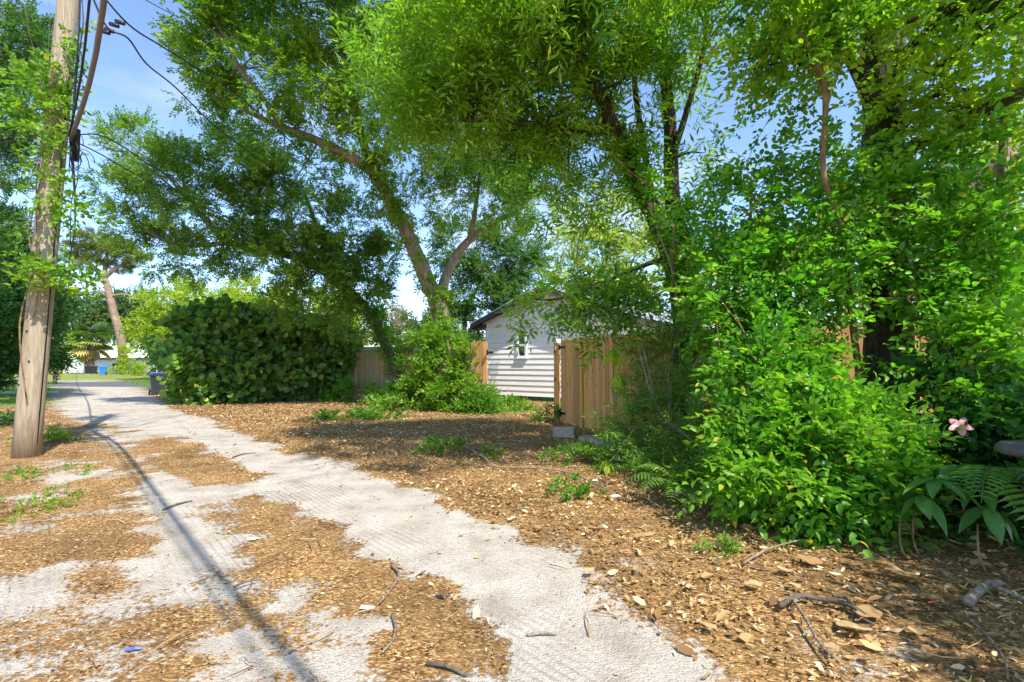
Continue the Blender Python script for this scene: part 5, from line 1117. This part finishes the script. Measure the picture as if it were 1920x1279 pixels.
# fallen branches and sticks
def stick(label, pts, r, mat='twig', name='fallen_branch', cat='branch', z=0.03, sides=8):
    w = [G(*p)+Vector((0, 0, z+(i % 2)*.01)) for i, p in enumerate(pts)]; o = MB().tube(w, [r*(1-.35*i/(len(w)-1)) for i in range(len(w))], sides, 0.3, 4).build(name, M[mat]); return tag(o, label, cat, 'fallen sticks on the ground')
stick('gnarled grey root like branch lying between sun and shade', [(1460, 1152), (1500, 1135), (1545, 1140), (1590, 1152), (1625, 1170)], 0.016, 'barkgrey', z=.045)
stick('thin dark root trailing from the gnarled branch', [(1560, 1130), (1590, 1140), (1605, 1165), (1640, 1190)], 0.010, 'barkgrey', z=.04)
stick('long pale curved twig over the sunlit litter', [(1480, 1130), (1510, 1180), (1540, 1230), (1570, 1262)], 0.009, z=.05)
stick('thick lichen grey branch piece at the lower right', [(1815, 1145), (1845, 1118), (1880, 1108)], 0.026, 'twig', z=.05)
stick('grey branch running off the right edge from the thick piece', [(1850, 1112), (1890, 1132), (1960, 1160)], 0.012, z=.06)
stick('bare twig crossing the shaded litter from the bush', [(1395, 1070), (1440, 1045), (1500, 1025)], 0.008, z=.05)
stick('thin curved root in the black soil at the bottom right', [(1810, 1165), (1850, 1205), (1885, 1250), (1890, 1290)], 0.006, z=.03)
stick('yellow bent stick on the middle leaf strip', [(733, 1065), (748, 1085), (730, 1115), (712, 1140)], 0.008, z=.02)
stick('curved brown stick below the bent stick', [(735, 1160), (742, 1185), (735, 1210), (716, 1235)], 0.008, z=.02)
stick('short light stick lying on the right wheel track', [(988, 1196), (1015, 1196), (1044, 1195)], 0.008, z=.015)
stick('dark stick across the cable shadow near the bottom left', [(438, 1108), (460, 1100), (484, 1093)], 0.008, 'barkgrey', z=.02)
stick('dark stick across the cable shadow further up', [(305, 960), (335, 950), (360, 943)], 0.010, 'barkgrey', z=.02)
stick('thin dark twig on the upper right wheel track', [(436, 860), (456, 855), (480, 851)], 0.010, 'barkgrey', z=.02)
stick('pair of bark strips at the bottom centre', [(800, 1252), (840, 1262), (875, 1275)], 0.010, 'barkgrey', z=.02)
stick('dry fallen branch curving over the litter below the concrete block', [(870, 840), (905, 862), (930, 880), (990, 884), (1060, 890), (1110, 912), (1140, 925)], 0.013, z=.04)
stick('thin twig right of the ferny foot of the tree', [(1180, 920), (1215, 945), (1240, 960)], 0.008, z=.04)
for x, y0, y1, d, lb in [(1700, 980, 1050, 3.9, 'upright bare stalk under the broad leaved plant'), (1725, 985, 1045, 3.95, 'slanting bare stalk right of the upright one'), (1850, 1030, 1075, 3.6, 'forked bare stalk at the lower right')]:
    g = G(x, y1); o = MB().tube([g, g+Vector((-.02, .03, .12)), g+Vector((.03, .08, .30))], [.008, .007, .005], 6, .1, 3).build('bare_stalk', M['stem']); tag(o, lb, 'stalk', 'bare stalks under the shrubs')

# litter of people
mblue = plain('blue_plastic', (0.10, 0.16, 0.60), 0.5); mwp = plain('white_plastic', (0.8, 0.82, 0.85), 0.4)
def scrap(name, label, px, py, poly, mat, s, rz=0):
    n = len(poly); mb = MB().add([(x*s, y*s, 0.004+0.006*math.sin(i*2.1)) for i, (x, y) in enumerate(poly)]+[(x*s, y*s, 0.0) for x, y in poly], [tuple(range(n)), tuple(range(2*n-1, n-1, -1))]+[(i, n+i, n+(i+1) % n, (i+1) % n) for i in range(n)])
    o = mb.build(name, mat); o.location = G(px, py)+Vector((0, 0, .012)); o.rotation_euler = (0, 0.05, rz); return tag(o, label, 'litter')
scrap('plastic_scrap', 'blue plastic scrap among the leaves near the bottom left', 248, 1222, [(-1, -.4), (.2, -.15), (1, .1), (1.1, .4), (.4, .25), (-.1, .6), (-.25, .2), (-.9, -.1)], mblue, .035)
scrap('paper_scrap', 'small white printed paper scrap on the middle leaf strip', 689, 1143, [(-1, -.5), (1, -.45), (1, .5), (-1, .45)], mwp, .04)
scrap('plastic_wrapper', 'crumpled clear wrapper beside the fern foot', 1155, 932, [(-1, -.5), (.1, -.7), (1, -.2), (.8, .5), (0, .3), (-.8, .6)], mwp, .07, .4)
scrap('plastic_wrapper', 'small white wrapper near the yellow leaf tips by the fern thicket', 1115, 902, [(-1, -.5), (.1, -.7), (1, -.2), (.8, .5), (0, .3), (-.8, .6)], mwp, .05, 1.4)
scrap('paper_scrap', 'white tissue scrap in the centre strip further up', 476, 1013, [(-1, -.2), (0, -.5), (.9, -.1), (.3, .5), (-.6, .4)], mwp, .05, .8)

# ------------------------------------------------------------------ weeds and grass
def weed(label, px, py, r, dens, seed, h=0.12, mat='weed', sc=1.0, name='weed_clump', group='small weed clumps on the litter'):
    p = G(px, py); root = wrapvine(name, label, 'weed', [(p.x, p.y, h*.7, r, r*.8, h)], 'weed', mat, dens, seed, base=(p.x, p.y, 0), nb=4, scale=sc, droop=-.3); 
    if group: root['group'] = group
    return root
weed('fresh green weed clump in the middle of the leaf litter', 832, 850, .26, 200, 101)
weed('leafy bright weed at the foot of the fence left of the vine', 745, 768, .9, 45, 102, .22, sc=2.2)
weed('wide low weed patch left of the fence weeds', 690, 785, .9, 30, 103, .08, sc=2.0)
weed('small round weed in the litter below the hedge end', 614, 790, .3, 90, 104, .1, sc=1.6)
weed('thin green weeds along the gate threshold', 960, 770, 1.0, 45, 105, .12, 'ivy', sc=2.0)
weed('dark ferny weeds by the gate post foot', 1025, 790, .4, 70, 106, .2, 'feather', sc=1.6)
weed('grassy weeds left of the concrete block on the litter', 925, 855, .25, 90, 107, .08)
weed('creeping weeds right of the concrete edging', 1100, 870, .5, 110, 108, .12)
weed('low clover patch at the edge of the litter under the bush', 1370, 1045, .16, 330, 109, .05, sc=.6)
weed('green shoots beside the litter near the fern', 1080, 925, .3, 110, 110, .08)
weed('pale weeds around the foot of the utility pole', 110, 830, .5, 90, 111, .12, 'ivy')
weed('pale weeds in front of the utility pole', 90, 890, .5, 40, 112, .04, 'ivy', sc=.7)
weed('thin weeds at the left edge below the pole', 20, 960, .5, 50, 113, .05, 'ivy', sc=.7)
weed('dark green shrubby weeds left of the pole foot', 5, 800, .6, 110, 114, .25, 'leftdark', sc=1.3)
weed('tiny weeds between the pole and the track', 120, 930, .4, 30, 115, .03, 'ivy', sc=.6)
# grass: lawn tufts
gN = 26000
lx = -8-gen.random(gN)*30; ly = 9+gen.random(gN)*40
lm = lawnmask(lx, ly)*(sandmask(lx, ly) < .4); k_ = (gen.random(gN) < lm); lx, ly = lx[k_], ly[k_]
bt = []
for i in range(4):
    r = random.Random(i); vs = []; fs = []
    for j in range(6):
        a = r.uniform(0, 6.28); bx, by = r.uniform(-.05, .05), r.uniform(-.05, .05); q = len(vs)
        vs += [(bx+.006*math.sin(a), by-.006*math.cos(a), 0), (bx-.006*math.sin(a), by+.006*math.cos(a), 0), (bx+.05*math.cos(a), by+.05*math.sin(a), r.uniform(.05, .11))]; fs.append((q, q+1, q+2))
    bt.append((np.array(vs)[:, [2, 0, 1]], fs, np.arange(6), 6))
if len(lx):
    go = bpy.data.objects.new('lawn_grass', scatter('lawn_grass', bt, np.stack([lx, ly, np.zeros(len(lx))], -1), np.tile(np.array([[0, 0, 1.0]]), (len(lx), 1)), 1.2, M['weed'], 3)); C.objects.link(go); tag(go, 'short patchy lawn grass by the far roadside', 'grass', kind='stuff')
ys = W(10, 690, 22)
wrapvine('yellow_flower_bush', 'low bush covered in yellow flowers behind the utility pole', 'bush', cat_add(None, [(0, 690, 22, (.7, .6, .3)), (20, 688, 22, (.4, .5, .2))]), 'ivy', 'yellowflower', 60, 120, base=(ys.x, 22, 0), nb=4)
wrapvine('low_shrub', 'small green shrub under the yellow flowers at the left edge', 'shrub', cat_add(None, [(5, 712, 21.5, (.9, .6, .5)), (-30, 712, 21, (.9, .6, .6))]), 'ivy', 'leftdark', 60, 121, base=(ys.x, 21.5, 0), nb=4)
q = W(250, 694, 60)
wrapvine('low_shrub', 'small bright shrub on the dry lawn beside the pine', 'shrub', cat_add(None, [(252, 688, 60, (1.1, .8, .6)), (262, 692, 60, (.8, .6, .5))]), 'mid', 'lime', 12, 122, base=(q.x, q.y, 0), nb=6)
wrapvine('low_shrub', 'ivy mound swallowing the foot of the pine', 'shrub', cat_add(None, [(232, 685, 69, (1.0, .8, 1.2)), (230, 665, 69, (.7, .6, 1.4)), (215, 696, 68, (1.2, .6, .4))]), 'mid', 'lime', 12, 123, base=(W(230, 690, 69).x, 69, 0), nb=0)
wrapvine('low_shrub', 'dark bush at the left end of the big hedge behind the near bin', 'shrub', cat_add(None, [(306, 680, 27, (.5, .5, .7)), (304, 655, 27, (.4, .5, .6))]), 'mid', 'leftdark', 22, 124, base=(W(285, 690, 27).x, 27, 0), nb=4)

# palm
pb2 = W(172, 690, 76); palm = empty('cabbage_palm', (pb2.x, 76, 0), 0, 'cabbage palm with drooping tan dead fronds beside the white building', 'palm tree')
MB().tube([(0, 0, 0), (-.2, 0, 2.0), (-.3, 0, 4.3)], [.42, .38, .3], 10, .12, 3).build('trunk', M['barkpine'], palm)
def fanmesh(mat):
    mb = MB()
    for k in range(15):
        a = R(-85+170*k/14); L = 1.1*(0.75+.25*math.cos(a)); c = Vector((1.0, 0, 0)); t = c+Vector((L*math.cos(a), L*math.sin(a), -.35*L)); m2 = c.lerp(t, .55)+Vector((0, 0, .08)); s = Vector((-math.sin(a), math.cos(a), 0))*.10
        mb.add([c, m2+s, t, m2-s], [(0, 1, 2, 3)])
    mb.tube([(0, 0, 0), (1.0, 0, 0)], [.03, .02], 4); return mb.mesh('frond', mat)
fg, fd = fanmesh(M['palmgreen']), fanmesh(M['palmdry'])
for i in range(56):
    dry = i >= 42
    o = bpy.data.objects.new('frond', fd if dry else fg); link(o, palm); o.location = (-.3+random.uniform(-.1, .1), random.uniform(-.1, .1), 4.4-(.4 if dry else 0))
    if dry: o['label'] = 'dead tan hanging frond'
    o.rotation_euler = (random.uniform(-.4, .4), (random.uniform(.3, 1.35) if dry else random.uniform(-1.3, .45)), random.uniform(0, 6.28)); s = random.uniform(1.15, 1.6); o.scale = (s, s, s)
palm.scale = (1.2, 1.2, 1.2)

# bins
def binbuild(label, loc, rz, body, lid, s=1.0, group='wheeled rubbish bins along the alley'):
    root = empty('wheeled_bin', loc, rz, label, 'bin', group)
    def ring(w, d, z): return [(-w/2, -d/2, z), (w/2, -d/2, z), (w/2, d/2, z), (-w/2, d/2, z)]
    mb = MB(); vs = ring(.46, .50, .06)+ring(.60, .70, .92)+ring(.56, .66, .92)+ring(.42, .46, .10)
    mb.add(vs, [(0, 3, 2, 1)]+[(i, (i+1) % 4, 4+(i+1) % 4, 4+i) for i in range(4)]+[(4+i, 4+(i+1) % 4, 8+(i+1) % 4, 8+i) for i in range(4)]+[(8+i, 8+(i+1) % 4, 12+(i+1) % 4, 12+i) for i in range(4)]+[(12, 13, 14, 15)])
    bevel(mb.build('body', body, root), .03)
    MB().box((0, 0, .90), (.66, .76, .05)).build('rim', body, root)
    l = MB(); l.prism([(-.33, .93), (.33, .93), (.33, .97), (.2, 1.04), (-.2, 1.04), (-.33, .97)], -.40, .38); ob = bevel(l.build('lid', lid, root), .015)
    MB().tube([(-.26, .42, .93), (.26, .42, .93)], [.018, .018], 8).build('handle', body, root)
    for sx in (-1, 1): 
        MB().tube([(sx*.25, .27, .12), (sx*.31, .27, .12)], [.12, .12], 16).build('wheel', mblack, root)
    root.scale = (s,)*3; return root
mgrayb = plain('dark_grey_plastic', (0.035, 0.037, 0.045), 0.45); mbluel = plain('blue_lid_plastic', (0.03, 0.05, 0.22), 0.4); mblueb = plain('bright_blue_plastic', (0.02, 0.20, 0.75), 0.4); mblk = plain('black_plastic', (0.02, 0.02, 0.022), 0.4)
q = G(295, 741); binbuild('dark grey wheeled bin with blue lid at the left end of the hedge', (q.x, q.y, 0), R(40), mgrayb, mbluel)
q = G(193, 703.5); binbuild('bright blue wheeled bin at the edge of the far lawn', (q.x, q.y, 0), R(30), mblueb, mblueb, 1.1)
q = G(176, 701.5); binbuild('black bin just left of the blue one', (q.x, q.y, 0), R(30), mblk, mblk, 1.15)
q = G(165, 701); binbuild('leftmost of the two black bins next to the blue bin', (q.x, q.y, 0), R(20), mblk, mblk, 1.15)
q = G(138, 697); binbuild('black bin farthest away at the alley end', (q.x, q.y, 0), R(20), mblk, mblk, 1.2)
